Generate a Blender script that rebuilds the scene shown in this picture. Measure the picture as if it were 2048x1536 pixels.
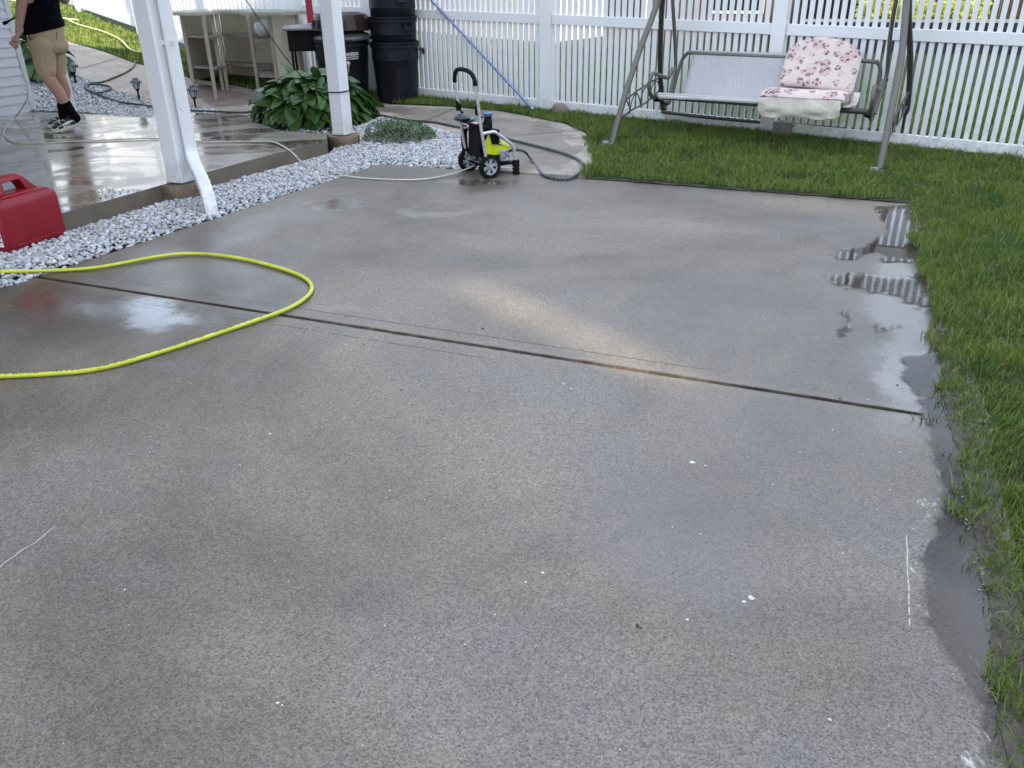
import bpy, bmesh, math, random
import numpy as np
from mathutils import Vector, Matrix, noise
from mathutils.geometry import delaunay_2d_cdt
random.seed(7); rs = np.random.RandomState(7)
S = bpy.context.scene
for o in list(bpy.data.objects): bpy.data.objects.remove(o)
C = S.collection
rad = math.radians

# ------------------------------------------------------------------ camera
CAM_H = 1.36; FPX = 1625.0; PITCH = rad(26.1); ROLL = rad(0.8)
FW = Vector((0, math.cos(PITCH), -math.sin(PITCH)))
RT0 = Vector((1, 0, 0)); DN0 = FW.cross(RT0)
RT = (math.cos(ROLL)*RT0 + math.sin(ROLL)*DN0).normalized()
DN = FW.cross(RT).normalized()
cam = bpy.data.cameras.new("camera"); camo = bpy.data.objects.new("camera", cam); C.objects.link(camo)
M = Matrix((RT, -DN, -FW)).transposed().to_4x4(); M.translation = Vector((0, 0, CAM_H))
camo.matrix_world = M
cam.sensor_width = 36; cam.sensor_fit = 'HORIZONTAL'; cam.lens = FPX/2048*36
cam.clip_start = 0.05; cam.clip_end = 500
S.camera = camo

# ------------------------------------------------------------------ world, sun, exposure
SUN_EL = 20.0; SUNH = Vector((0.6, -0.8, 0)).normalized()
w = bpy.data.worlds.new("World"); S.world = w; w.use_nodes = True
nt = w.node_tree; nt.nodes.clear()
wo = nt.nodes.new('ShaderNodeOutputWorld'); bg = nt.nodes.new('ShaderNodeBackground')
sky = nt.nodes.new('ShaderNodeTexSky'); sky.sky_type = 'NISHITA'; sky.sun_disc = False
sky.sun_elevation = rad(SUN_EL); sky.sun_rotation = math.atan2(SUNH.x, SUNH.y)
sky.air_density = 1.0; sky.dust_density = 1.5; sky.ozone_density = 1.0
# broken cloud cover mixed over the clear sky
tc = nt.nodes.new('ShaderNodeTexCoord'); mp = nt.nodes.new('ShaderNodeMapping'); mp.inputs['Scale'].default_value = (1.4, 1.4, 3.6)
nz = nt.nodes.new('ShaderNodeTexNoise'); nz.inputs['Scale'].default_value = 1.7; nz.inputs['Detail'].default_value = 6; nz.inputs['Roughness'].default_value = .55
cr = nt.nodes.new('ShaderNodeValToRGB'); cr.color_ramp.elements[0].position = .36; cr.color_ramp.elements[1].position = .62
mx = nt.nodes.new('ShaderNodeMix'); mx.data_type = 'RGBA'
mx.inputs[7].default_value = (6.9, 7.6, 9.0, 1)
nt.links.new(tc.outputs['Generated'], mp.inputs[0]); nt.links.new(mp.outputs[0], nz.inputs['Vector'])
nt.links.new(nz.outputs[0], cr.inputs[0]); nt.links.new(cr.outputs[0], mx.inputs[0])
nt.links.new(sky.outputs[0], mx.inputs[6]); nt.links.new(mx.outputs[2], bg.inputs[0])
bg.inputs[1].default_value = 0.15
nt.links.new(bg.outputs[0], wo.inputs[0])
sl = bpy.data.lights.new("sun", 'SUN'); sl.energy = 4.8; sl.angle = rad(0.6); sl.color = (1, .86, .68)
so = bpy.data.objects.new("sun", sl); C.objects.link(so)
sd = (SUNH*math.cos(rad(SUN_EL)) + Vector((0, 0, math.sin(rad(SUN_EL))))).normalized()
so.rotation_euler = sd.to_track_quat('Z', 'Y').to_euler(); so.location = sd*30
S.view_settings.view_transform = 'Standard'; S.view_settings.look = 'None'
S.view_settings.exposure = 1.30; S.view_settings.gamma = 1
S.render.engine = 'CYCLES'; S.render.resolution_x = 1024; S.render.resolution_y = 768
S.cycles.max_bounces = 6; S.cycles.diffuse_bounces = 3; S.cycles.glossy_bounces = 3
S.cycles.transparent_max_bounces = 8; S.cycles.caustics_reflective = False; S.cycles.caustics_refractive = False

# ------------------------------------------------------------------ measured points: photo position + known height / depth -> place
def ray(u, v): return FW + (u-1024)/FPX*RT + (v-768)/FPX*DN
def P(u, v, z=0.0):
    d = ray(u, v); t = (z-CAM_H)/d.z; return Vector((d.x*t, d.y*t, z))
def PR(u, v, r):
    d = ray(u, v); t = r/math.hypot(d.x, d.y); return Vector((0, 0, CAM_H)) + d*t
def PL(u, v, p0, n):
    d = ray(u, v); o = Vector((0, 0, CAM_H)); t = (Vector(p0)-o).dot(n)/d.dot(n); return o + d*t
def xy(p): return (p[0], p[1])
AX = Vector((.385, .923, 0)).normalized(); BX = Vector((AX.y, -AX.x, 0))   # patio axes: depth, right

# ------------------------------------------------------------------ terrain
FP0 = Vector((.484, 9.346, .998)); FD = Vector((.847, -.531, -.027))      # main fence mid rail line (bottom edge)
def fen(k, dz=0.0): q = FP0 + FD*k; return Vector((q.x, q.y, q.z+dz))
CN = fen(-3.65, -.9); LE = Vector((-7.73, 16.255, 1.075))
ctrl = [(0,6.9,0),(-1,7.6,.0),(.6,6.4,0),(2.7,5.5,0),(1.9,3.4,0),(.95,1,0),(0,0,0),(-2.6,3.9,0),(-2.4,6.2,0),(-1.6,7.9,.02),
 (4,4,-.01),(6,1,-.02),(3,0,-.02),(-3.4,9.5,.1),(-1.8,8.6,.06),(.9,7.4,.03),(2.87,6.35,0),(-5.4,9.8,.12),(-4.8,9.3,.1),(-5.5,8,.05),
 (-6.5,13.5,.617),(-8.1,14.94,.78),(-5.31,12.41,.41),(-7,12.1,.62),(-5.3,10.8,.3),(-4.3,10.33,.15),(-5.2,14.06,.6),(-3.67,10.8,.13),(-3.7,10.1,.1),
 tuple(CN),(LE.x,LE.y,LE.z),(-10,19,1.3),(-12,13,.9),(0,14,.12),(5,14,.0),(10,10,-.03),(4,22,.1),(-3,22,.4),(-9,26,1.2),
 (0,-10,0),(12,-10,0),(-12,-10,0),(16,3,0),(-12,4,.1),(14,30,.1),(-20,25,1.2),(0,45,.3),(40,20,.2),(-40,10,.5),(40,-30,.2),(-40,-30,.2),(0,-40,.2)]
for k in (-2.4, -1.2, 0, 1.2, 2.4, 3.6, 5, 7): ctrl.append(tuple(fen(k, -.9)))
ct = np.array(ctrl, float)
def _U(r): return np.where(r > 1e-9, r*r*np.log(r+1e-12), 0)
n_ = len(ct); K = _U(np.hypot(ct[:, None, 0]-ct[None, :, 0], ct[:, None, 1]-ct[None, :, 1])) + np.eye(n_)*.02
Pm = np.c_[np.ones(n_), ct[:, :2]]; L_ = np.zeros((n_+3, n_+3)); L_[:n_, :n_] = K; L_[:n_, n_:] = Pm; L_[n_:, :n_] = Pm.T
W_ = np.linalg.solve(L_, np.r_[ct[:, 2], 0, 0, 0])
def zgn(x, y):
    x = np.asarray(x, float); y = np.asarray(y, float); r = np.hypot(x, y); s = np.minimum(1, 45/np.maximum(r, 1e-6)); X = x*s; Y = y*s
    v = W_[n_] + W_[n_+1]*X + W_[n_+2]*Y
    for i in range(n_): v = v + W_[i]*_U(np.hypot(X-ct[i, 0], Y-ct[i, 1]))
    return v
def zg(x, y): return float(zgn(np.array([x]), np.array([y]))[0])
def G(u, v, dz=0.0):                     # point of the terrain seen at this place
    d = ray(u, v); h = math.hypot(d.x, d.y); r = np.arange(1.0, 30, .01); X = d.x/h*r; Y = d.y/h*r; Zr = CAM_H + d.z/h*r
    below = Zr < zgn(X, Y); i = int(np.argmax(below)) if below.any() else len(r)-1
    return Vector((X[i], Y[i], zg(X[i], Y[i])+dz))

# ------------------------------------------------------------------ node materials
def N(nt, typ, **kw):
    n = nt.nodes.new(typ)
    for k, v in kw.items():
        if k.startswith('i_'):
            k = k[2:]; k = int(k) if k.isdigit() else k
            if isinstance(v, bpy.types.NodeSocket): nt.links.new(v, n.inputs[k])
            else: n.inputs[k].default_value = v
        else: setattr(n, k, v)
    return n
class MT:
    def __init__(s, name):
        s.m = bpy.data.materials.new(name); s.m.use_nodes = True; s.nt = s.m.node_tree
        s.b = s.nt.nodes['Principled BSDF']; s.out = s.nt.nodes['Material Output']
        s.co = N(s.nt, 'ShaderNodeTexCoord').outputs['Object']
    def math(s, op, a, b=0.0, c=0.0, clamp=False):
        n = s.nt.nodes.new('ShaderNodeMath'); n.operation = op; n.use_clamp = clamp
        for i, x in enumerate((a, b, c)):
            if isinstance(x, bpy.types.NodeSocket): s.nt.links.new(x, n.inputs[i])
            else: n.inputs[i].default_value = x
        return n.outputs[0]
    def noise(s, sc, det=3, rough=.5, vec=None, dist=0):
        return N(s.nt, 'ShaderNodeTexNoise', i_Vector=vec or s.co, i_Scale=float(sc), i_Detail=float(det), i_Roughness=rough, i_Distortion=float(dist)).outputs[0]
    def voro(s, sc, vec=None, out='Distance', rnd=1.0, feat='F1'):
        return N(s.nt, 'ShaderNodeTexVoronoi', feature=feat, i_Vector=vec or s.co, i_Scale=float(sc), i_Randomness=rnd).outputs[out]
    def scale(s, v, vec=None, rot=(0, 0, 0), loc=(0, 0, 0)):
        n = N(s.nt, 'ShaderNodeMapping', i_Vector=vec or s.co); n.inputs['Scale'].default_value = v; n.inputs['Rotation'].default_value = rot; n.inputs['Location'].default_value = loc
        return n.outputs[0]
    def ramp(s, f, a, b, lo=0.0, hi=1.0, smooth=True):
        n = N(s.nt, 'ShaderNodeMapRange', i_Value=f); n.interpolation_type = 'SMOOTHSTEP' if smooth else 'LINEAR'
        n.inputs[1].default_value = a; n.inputs[2].default_value = b; n.inputs[3].default_value = lo; n.inputs[4].default_value = hi
        return n.outputs[0]
    def mix(s, f, a, b, mode='MIX'):
        n = s.nt.nodes.new('ShaderNodeMix'); n.data_type = 'RGBA'; n.blend_type = mode
        for i, x in ((0, f), (6, a), (7, b)):
            if isinstance(x, bpy.types.NodeSocket): s.nt.links.new(x, n.inputs[i])
            else: n.inputs[i].default_value = x if i == 0 else (*x, 1)
        return n.outputs[2]
    def bump(s, h, strength=.3, dist=.01, normal=None):
        n = N(s.nt, 'ShaderNodeBump', i_Height=h, i_Strength=strength, i_Distance=dist)
        if normal: s.nt.links.new(normal, n.inputs['Normal'])
        s.nt.links.new(n.outputs[0], s.b.inputs['Normal']); return n.outputs[0]
    def set(s, k, v):
        if isinstance(v, bpy.types.NodeSocket): s.nt.links.new(v, s.b.inputs[k])
        else: s.b.inputs[k].default_value = (*v, 1) if isinstance(v, tuple) and len(v) == 3 and s.b.inputs[k].type == 'RGBA' else v
        return s
def simple(name, col, rough=.5, var=.12, vs=6, metal=0, bump=0, bs=40, bd=.003, spec=None, dirt=None):
    m = MT(name)
    f = m.noise(vs, 5, .6); a = tuple(c*(1-var) for c in col); b = tuple(min(1, c*(1+var)) for c in col)
    c_ = m.mix(m.ramp(f, .3, .7), a, b)
    if dirt:
        c_ = m.mix(m.math('MULTIPLY', m.ramp(m.noise(vs*2.7, 6, .7), .52, .75), .6), c_, dirt)
    m.set('Base Color', c_); m.set('Roughness', m.ramp(m.noise(vs*3, 4), .3, .7, max(0.02, rough-.08), min(1, rough+.1))); m.set('Metallic', metal)
    if spec is not None: m.set('Specular IOR Level', spec)
    if bump: m.bump(m.noise(bs, 4, .6), bump, bd)
    return m.m

# ------------------------------------------------------------------ mesh builder
class MB:
    def __init__(s): s.v = []; s.f = []; s.mi = []; s.cur = 0
    def add(s, vs, fs):
        o = len(s.v); s.v += [tuple(v) for v in vs]; s.f += [tuple(i+o for i in f) for f in fs]; s.mi += [s.cur]*len(fs); return s
    def box(s, c, sz, X=None, Y=None, Z=None):
        X = Vector(X or (1, 0, 0)); Y = Vector(Y or (0, 1, 0)); Z = Vector(Z or (0, 0, 1)); c = Vector(c)
        vs = [c + X*(sz[0]/2*i) + Y*(sz[1]/2*j) + Z*(sz[2]/2*k) for i in (-1, 1) for j in (-1, 1) for k in (-1, 1)]
        return s.add(vs, [(0,1,3,2),(4,6,7,5),(0,4,5,1),(2,3,7,6),(0,2,6,4),(1,5,7,3)])
    def bbox(s, c, sz, X=None, Y=None, Z=None, b=.004):
        # box with chamfered edges along Z
        X = Vector(X or (1, 0, 0)); Y = Vector(Y or (0, 1, 0)); Z = Vector(Z or (0, 0, 1)); c = Vector(c)
        hx, hy, hz = sz[0]/2, sz[1]/2, sz[2]/2
        o = [(hx-b, -hy), (hx, -hy+b), (hx, hy-b), (hx-b, hy), (-hx+b, hy), (-hx, hy-b), (-hx, -hy+b), (-hx+b, -hy)]
        vs = [c + X*p[0] + Y*p[1] - Z*hz for p in o] + [c + X*p[0] + Y*p[1] + Z*hz for p in o]
        return s.add(vs, [tuple(range(7, -1, -1)), tuple(range(8, 16))] + [(i, (i+1) % 8, (i+1) % 8+8, i+8) for i in range(8)])
    def tube(s, pts, r, n=8, cap=True, close=False, flat=1.0):
        pts = [Vector(p) for p in pts]; m = len(pts); rr = r if isinstance(r, (list, tuple)) else [r]*m
        rings = []; up = None
        for i, p in enumerate(pts):
            if close: t = (pts[(i+1) % m]-pts[i-1])
            else: t = pts[min(i+1, m-1)]-pts[max(i-1, 0)]
            t.normalize()
            if up is None:
                up = Vector((0, 0, 1)) if abs(t.z) < .9 else Vector((1, 0, 0))
            a = up - t*up.dot(t); a.normalize(); b = t.cross(a); up = a
            rings.append([p + a*(rr[i]*math.cos(2*math.pi*k/n)*flat) + b*(rr[i]*math.sin(2*math.pi*k/n)) for k in range(n)])
        vs = [v for R in rings for v in R]; fs = []
        for i in range(m if close else m-1):
            j = (i+1) % m
            for k in range(n): fs.append((i*n+k, i*n+(k+1) % n, j*n+(k+1) % n, j*n+k))
        if cap and not close: fs += [tuple(range(n-1, -1, -1)), tuple((m-1)*n+k for k in range(n))]
        return s.add(vs, fs)
    def lathe(s, prof, c=(0, 0, 0), n=24, axis='Z', X=None, Y=None, Z=None, capb=True, capt=True):
        X = Vector(X or (1, 0, 0)); Y = Vector(Y or (0, 1, 0)); Z = Vector(Z or (0, 0, 1)); c = Vector(c)
        vs = [c + X*(r*math.cos(2*math.pi*k/n)) + Y*(r*math.sin(2*math.pi*k/n)) + Z*z for r, z in prof for k in range(n)]
        m = len(prof); fs = [(i*n+k, i*n+(k+1) % n, (i+1)*n+(k+1) % n, (i+1)*n+k) for i in range(m-1) for k in range(n)]
        if capb: fs.append(tuple(range(n-1, -1, -1)))
        if capt: fs.append(tuple((m-1)*n+k for k in range(n)))
        return s.add(vs, fs)
    def loft(s, rings):
        n = len(rings[0]); m = len(rings); vs = [v for R in rings for v in R]
        fs = [(i*n+k, i*n+(k+1) % n, (i+1)*n+(k+1) % n, (i+1)*n+k) for i in range(m-1) for k in range(n)]
        fs += [tuple(range(n-1, -1, -1)), tuple((m-1)*n+k for k in range(n))]
        return s.add(vs, fs)
    def prism(s, poly, h):                 # poly: list of 3D points, h: extrusion vector
        n = len(poly); poly = [Vector(p) for p in poly]; h = Vector(h)
        return s.add(poly + [p+h for p in poly], [tuple(range(n-1, -1, -1)), tuple(range(n, 2*n))] + [(i, (i+1) % n, (i+1) % n+n, i+n) for i in range(n)])
    def ball(s, c, r, n=10, m=7, X=None, Y=None, Z=None):
        if not isinstance(r, (tuple, list)): r = (r, r, r)
        X = Vector(X or (1, 0, 0)); Y = Vector(Y or (0, 1, 0)); Z = Vector(Z or (0, 0, 1)); c = Vector(c)
        vs = []; fs = []
        for i in range(1, m):
            t = math.pi*i/m
            for k in range(n):
                a = 2*math.pi*k/n; vs.append(c + X*(r[0]*math.sin(t)*math.cos(a)) + Y*(r[1]*math.sin(t)*math.sin(a)) + Z*(r[2]*math.cos(t)))
        vs += [c+Z*r[2], c-Z*r[2]]; T = len(vs)-2
        for i in range(m-2):
            for k in range(n): fs.append((i*n+k, (i+1)*n+k, (i+1)*n+(k+1) % n, i*n+(k+1) % n))
        for k in range(n): fs.append((T, k, (k+1) % n)); fs.append((T+1, (m-2)*n+(k+1) % n, (m-2)*n+k))
        return s.add(vs, fs)
    def build(s, name, mat, parent=None, smooth=False, bevel=0, seg=2, auto=True):
        me = bpy.data.meshes.new(name); me.from_pydata(s.v, [], s.f)
        mats = mat if isinstance(mat, (list, tuple)) else [mat]
        for m in mats: me.materials.append(m)
        if len(mats) > 1: me.polygons.foreach_set('material_index', s.mi)
        me.validate(); bm = bmesh.new(); bm.from_mesh(me); bmesh.ops.recalc_face_normals(bm, faces=bm.faces); bm.to_mesh(me); bm.free()
        o = bpy.data.objects.new(name, me); C.objects.link(o)
        if parent: o.parent = parent; o.matrix_parent_inverse = pinv(parent)
        if bevel:
            b = o.modifiers.new('bevel', 'BEVEL'); b.width = bevel; b.segments = seg; b.limit_method = 'ANGLE'; b.angle_limit = rad(40)
        if smooth:
            me.shade_smooth()
            try: me.set_sharp_from_angle(angle=rad(42))
            except Exception: pass
        return o
def pinv(p):
    m = Matrix.LocRotScale(p.location, p.rotation_euler, None)
    return m.inverted()
def tag(o, label=None, cat=None, group=None, kind=None):
    if label: o['label'] = label
    if cat: o['category'] = cat
    if group: o['group'] = group
    if kind: o['kind'] = kind
    return o
def thing(name, loc, label, cat, group=None):
    o = bpy.data.objects.new(name, None); C.objects.link(o); o.location = Vector(loc); o.empty_display_size = .1
    return tag(o, label, cat, group)
def bez(pts, n=8):                         # Catmull-Rom through the points
    pts = [Vector(p) for p in pts]; out = []
    for i in range(len(pts)-1):
        a = pts[max(i-1, 0)]; b = pts[i]; c = pts[i+1]; d = pts[min(i+2, len(pts)-1)]
        for k in range(n):
            t = k/n; out.append(.5*((2*b) + (c-a)*t + (2*a-5*b+4*c-d)*t*t + (3*b-a-3*c+d)*t**3))
    out.append(pts[-1]); return out
def npmesh(name, V, F, mat, k, parent=None, smooth=False):     # big meshes: V (n,3), F (m,k)
    me = bpy.data.meshes.new(name); me.vertices.add(len(V)); me.vertices.foreach_set('co', np.asarray(V, np.float32).ravel())
    F = np.asarray(F, np.int32); me.loops.add(F.size); me.loops.foreach_set('vertex_index', F.ravel())
    me.polygons.add(len(F)); me.polygons.foreach_set('loop_start', np.arange(0, F.size, k, dtype=np.int32))
    me.update(calc_edges=True)
    if smooth: me.shade_smooth()
    me.materials.append(mat); o = bpy.data.objects.new(name, me); C.objects.link(o)
    if parent: o.parent = parent; o.matrix_parent_inverse = pinv(parent)
    return o
def inpoly(x, y, poly):
    x = np.asarray(x); y = np.asarray(y); r = np.zeros(x.shape, bool); n = len(poly)
    for i in range(n):
        x0, y0 = poly[i][0], poly[i][1]; x1, y1 = poly[i-1][0], poly[i-1][1]
        c = ((y0 > y) != (y1 > y)); 
        with np.errstate(divide='ignore', invalid='ignore'): r ^= c & (x < (x1-x0)*(y-y0)/((y1-y0) or 1e-12)+x0)
    return r
def edgedist(x, y, poly):
    d = np.full(np.shape(x), 1e9); n = len(poly)
    for i in range(n):
        a = np.array(poly[i-1][:2]); b = np.array(poly[i][:2]); ab = b-a; L = ab@ab+1e-12
        t = np.clip(((x-a[0])*ab[0]+(y-a[1])*ab[1])/L, 0, 1); d = np.minimum(d, np.hypot(x-a[0]-t*ab[0], y-a[1]-t*ab[1]))
    return d

# ------------------------------------------------------------------ layout polygons (ground plan)
JL = Vector((-2.5, 4.142, 0)); JR = Vector((1.48, 2.466, 0)); JD = (JR-JL).normalized(); JN = Vector((-JD.y, JD.x, 0))
sLm = P(760, 328); TL = P(1170, 357); TR = P(1824, 407)
far_slab = [xy(JL - JD*.02 + JN*.013), xy(sLm), xy(TL), xy(TR), xy(P(1866, 650)), xy(JR + JD*.06 + JN*.013)]
near_slab = [xy(JL - JD*.06 - JN*.013), xy(P(-60, 601)), xy(P(-60, 601)-AX*5), xy(P(2000, 1536)-AX*3.2), xy(P(2000, 1536)), xy(P(1945, 1100)), xy(P(1906, 900)), xy(JR + JD*.05 - JN*.013)]
near_slab = near_slab[::-1]
path_px = [(1170,357),(1187,325),(1189,297),(1172,270),(1130,250),(1060,236),(1000,225),(900,216),(780,211),(650,199),(560,188),(515,182),(458,171),(383,160),(340,144),(268,128),(160,92),(50,62),(-60,34),(-60,84),(45,92),(100,125),(157,153),(189,168),(225,181),(264,191),(300,200),(360,205),(440,222),(458,229),(495,234),(520,215),(600,205),(700,222),(760,236),(800,243),(870,258),(925,275),(932,300),(938,338)]
path_poly = [xy(G(u, v)) for u, v in path_px]
path_poly[0] = xy(TL + AX*.004); path_poly[-1] = xy(sLm + (TL-sLm)*.40 + AX*.004)
PE = P(500, 320, .13)                                       # a point of the raised patio's front edge
pe0 = PE - AX*7; pe1 = P(652, 283, .13)
patio_poly = [xy(pe0), xy(PE), xy(pe1)] + [xy(P(u, v, .13)) for u, v in [(655,268),(560,262),(505,242),(495,233),(458,228),(380,226),(290,236),(150,226),(66,224)]] + [xy(P(66, 224, .13)-BX*1.2), xy(P(66, 224, .13)-BX*1.2-AX*10)]
strip_poly = [xy(pe0), xy(PE), xy(pe1), xy(G(700, 262)), xy(G(760, 236)), xy(G(800, 243)), xy(G(870, 258)), xy(G(925, 275)), xy(G(932, 300)), path_poly[-1], xy(sLm), xy(JL-JD*.03), xy(P(-60, 601)), xy(P(-60, 601)-AX*3)]
hosta_bed = [xy(P(652, 283, .05)), xy(P(560, 270, .08))] + [xy(G(u, v)) for u, v in [(505,243),(495,234),(520,215),(600,205),(700,222),(760,236),(700,262)]]
left_bed = [xy(P(66, 224, .12)), xy(P(150, 224, .12)), xy(P(290, 236, .13)), xy(P(380, 226, .13))] + [xy(G(u, v)) for u, v in [(458,229),(440,222),(360,205),(300,200),(264,191),(225,181),(189,168),(157,153),(100,125),(45,92),(10,100)]] + [(-7.2, 10.3)]
hard = [far_slab, near_slab, path_poly, patio_poly, strip_poly, hosta_bed, left_bed]
def inhard(x, y):
    r = np.zeros(np.shape(x), bool)
    for p in hard: r |= inpoly(x, y, p)
    return r

def sheet(name, poly, zf, mat, thick=.08, step=None, attr=None, wob=0):
    pts = [Vector((p[0], p[1])) for p in poly]
    if wob:                                                   # irregular outline
        q = []
        for i in range(len(pts)):
            a = pts[i]; b = pts[(i+1) % len(pts)]; L = (b-a).length; k = max(1, int(L/.02))
            for j in range(k):
                p = a.lerp(b, j/k); nn = noise.noise_vector(Vector((p.x*9, p.y*9, 3))) + .5*noise.noise_vector(Vector((p.x*31, p.y*31, 7)))
                q.append(Vector((p.x+nn.x*wob, p.y+nn.y*wob)))
        pts = q
    else:
        q = []
        for i in range(len(pts)):
            a = pts[i]; b = pts[(i+1) % len(pts)]; k = max(1, int((b-a).length/(step or 99)))
            for j in range(k): q.append(a.lerp(b, j/k))
        pts = q
    n = len(pts); allp = list(pts); pl = [(p.x, p.y) for p in pts]
    if step:
        xs = np.arange(min(p[0] for p in pl), max(p[0] for p in pl), step); ys = np.arange(min(p[1] for p in pl), max(p[1] for p in pl), step)
        X, Y = np.meshgrid(xs, ys); X = X.ravel(); Y = Y.ravel(); ok = inpoly(X, Y, pl); X = X[ok]; Y = Y[ok]
        ok = edgedist(X, Y, pl) > step*.4; allp += [Vector((a, b)) for a, b in zip(X[ok], Y[ok])]
    V, E, F, *_ = delaunay_2d_cdt(allp, [(i, (i+1) % n) for i in range(n)], [], 1, 1e-5)
    vx = np.array([v.x for v in V]); vy = np.array([v.y for v in V]); z = zf(vx, vy) if callable(zf) else np.full(len(V), zf)
    bm = bmesh.new(); bv = [bm.verts.new((v.x, v.y, float(zz))) for v, zz in zip(V, z)]
    for f in F:
        try: bm.faces.new([bv[i] for i in f])
        except ValueError: pass
    bmesh.ops.recalc_face_normals(bm, faces=bm.faces)
    if sum(f.normal.z for f in bm.faces) < 0: bmesh.ops.reverse_faces(bm, faces=bm.faces)
    if thick:
        ed = [e for e in bm.edges if e.is_boundary]; r = bmesh.ops.extrude_edge_only(bm, edges=ed)
        for v in [g for g in r['geom'] if isinstance(g, bmesh.types.BMVert)]: v.co.z -= thick
    me = bpy.data.meshes.new(name); bm.to_mesh(me); bm.free(); me.materials.append(mat)
    if attr:
        co = np.empty(len(me.vertices)*3, np.float32); me.vertices.foreach_get('co', co); co = co.reshape(-1, 3)
        d = np.minimum(edgedist(co[:, 0], co[:, 1], pl), 2.0)
        at = me.attributes.new('rim', 'FLOAT', 'POINT'); at.data.foreach_set('value', d.astype(np.float32))
    o = bpy.data.objects.new(name, me); C.objects.link(o); tag(o, kind='structure'); return o

# ------------------------------------------------------------------ concrete
def ell(m, vec, c, rx, ry, rot, soft=.5):
    # 1 inside an ellipse on the ground, fading out
    q = m.scale((1, 1, 1), vec, loc=(-c[0], -c[1], 0)); q = m.scale((1/rx, 1/ry, 0), q and N(m.nt, 'ShaderNodeVectorRotate', i_Vector=q, i_Angle=float(-rot)).outputs[0])
    L = N(m.nt, 'ShaderNodeVectorMath', operation='LENGTH', i_0=q).outputs['Value']
    return m.ramp(L, 1-soft, 1+soft*.3, 1, 0)
def dot(m, vec, d): return N(m.nt, 'ShaderNodeVectorMath', operation='DOT_PRODUCT', i_0=vec, i_1=tuple(d)).outputs['Value']
def mul(m, *a):
    r = a[0]
    for x in a[1:]: r = m.math('MULTIPLY', r, x)
    return r
def mxx(m, *a):
    r = a[0]
    for x in a[1:]: r = m.math('MAXIMUM', r, x)
    return r
def concrete_base(m, light=(.200,.172,.134), dark=(.104,.090,.070), grain=1.0):
    big = m.noise(.55, 5, .6, dist=.6); mid = m.noise(3.2, 5, .62); fine = m.noise(210, 3, .75)
    c = m.mix(m.ramp(big, .36, .64), dark, light)
    c = m.mix(m.math('MULTIPLY', m.ramp(mid, .42, .66), .38), c, (.150, .118, .090))
    c = m.mix(m.math('MULTIPLY', m.ramp(m.noise(1.3, 4, .6, vec=m.scale((1, 1, 1), loc=(7, 3, 0))), .5, .66), .4), c, (.150, .138, .137))
    g = m.ramp(fine, .28, .72, .76, 1.24, False)
    c = m.mix(grain, c, m.mix(1.0, c, N(m.nt, 'ShaderNodeCombineColor', i_0=g, i_1=g, i_2=g).outputs[0], 'MULTIPLY'))
    cc_ = N(m.nt, 'ShaderNodeSeparateColor', i_0=m.voro(235, out='Color')); cg = m.ramp(cc_.outputs[0], 0, 1, 1-.36*grain, 1+.40*grain, False)
    cc2 = N(m.nt, 'ShaderNodeSeparateColor', i_0=m.voro(82, out='Color')); cg = m.math('MULTIPLY', cg, m.ramp(cc2.outputs[1], 0, 1, 1-.09*grain, 1+.09*grain, False))
    c = m.mix(1.0, c, N(m.nt, 'ShaderNodeCombineColor', i_0=cg, i_1=cg, i_2=cg).outputs[0], 'MULTIPLY')
    # open pores and pale / dark aggregate grains
    pv = m.voro(125); pr = N(m.nt, 'ShaderNodeSeparateColor', i_0=m.voro(125, out='Color')).outputs[2]
    pit = mul(m, m.ramp(m.math('ADD', pv, m.ramp(m.noise(420, 2), .3, .7, -.1, .1, False)), .14, .40, 1, 0), m.ramp(m.math('ADD', pr, m.ramp(m.noise(2.5, 4, .6), .3, .7, -.22, .22, False)), .50, .62))
    c = m.mix(m.math('MULTIPLY', pit, .80*grain), c, (.035, .030, .026))
    ag = m.voro(52); ar = m.voro(52, out='Color'); sep = N(m.nt, 'ShaderNodeSeparateColor', i_0=ar)
    c = m.mix(mul(m, m.ramp(ag, .06, .15, 1, 0), m.ramp(sep.outputs[0], .90, .93), m.ramp(m.noise(2.2, 3), .45, .6), .8), c, (.50, .47, .44))
    c = m.mix(mul(m, m.ramp(ag, .12, .26, 1, 0), m.ramp(sep.outputs[1], .84, .9)), c, (.09, .07, .06))
    return c, pit, fine, mid, big
m = MT('slab_concrete')
c, pit, fine, mid, big = concrete_base(m)
warp = N(m.nt, 'ShaderNodeVectorMath', operation='SCALE', i_0=N(m.nt, 'ShaderNodeVectorMath', operation='SUBTRACT', i_0=N(m.nt, 'ShaderNodeTexNoise', i_Vector=m.co, i_Scale=2.6, i_Detail=6.0, i_Roughness=.65).outputs['Color'], i_1=(.5, .5, .5)).outputs[0])
warp.inputs['Scale'].default_value = .55
wv = N(m.nt, 'ShaderNodeVectorMath', operation='ADD', i_0=m.co, i_1=warp.outputs[0]).outputs[0]
def E_(u, v, u2, v2, rx, ry, s=.5):        # ellipse whose long side runs from one ground point towards another
    a = P(u, v); b = P(u2, v2); return ell(m, wv, xy(a), rx, ry, math.atan2(b.y-a.y, b.x-a.x), s)
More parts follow.
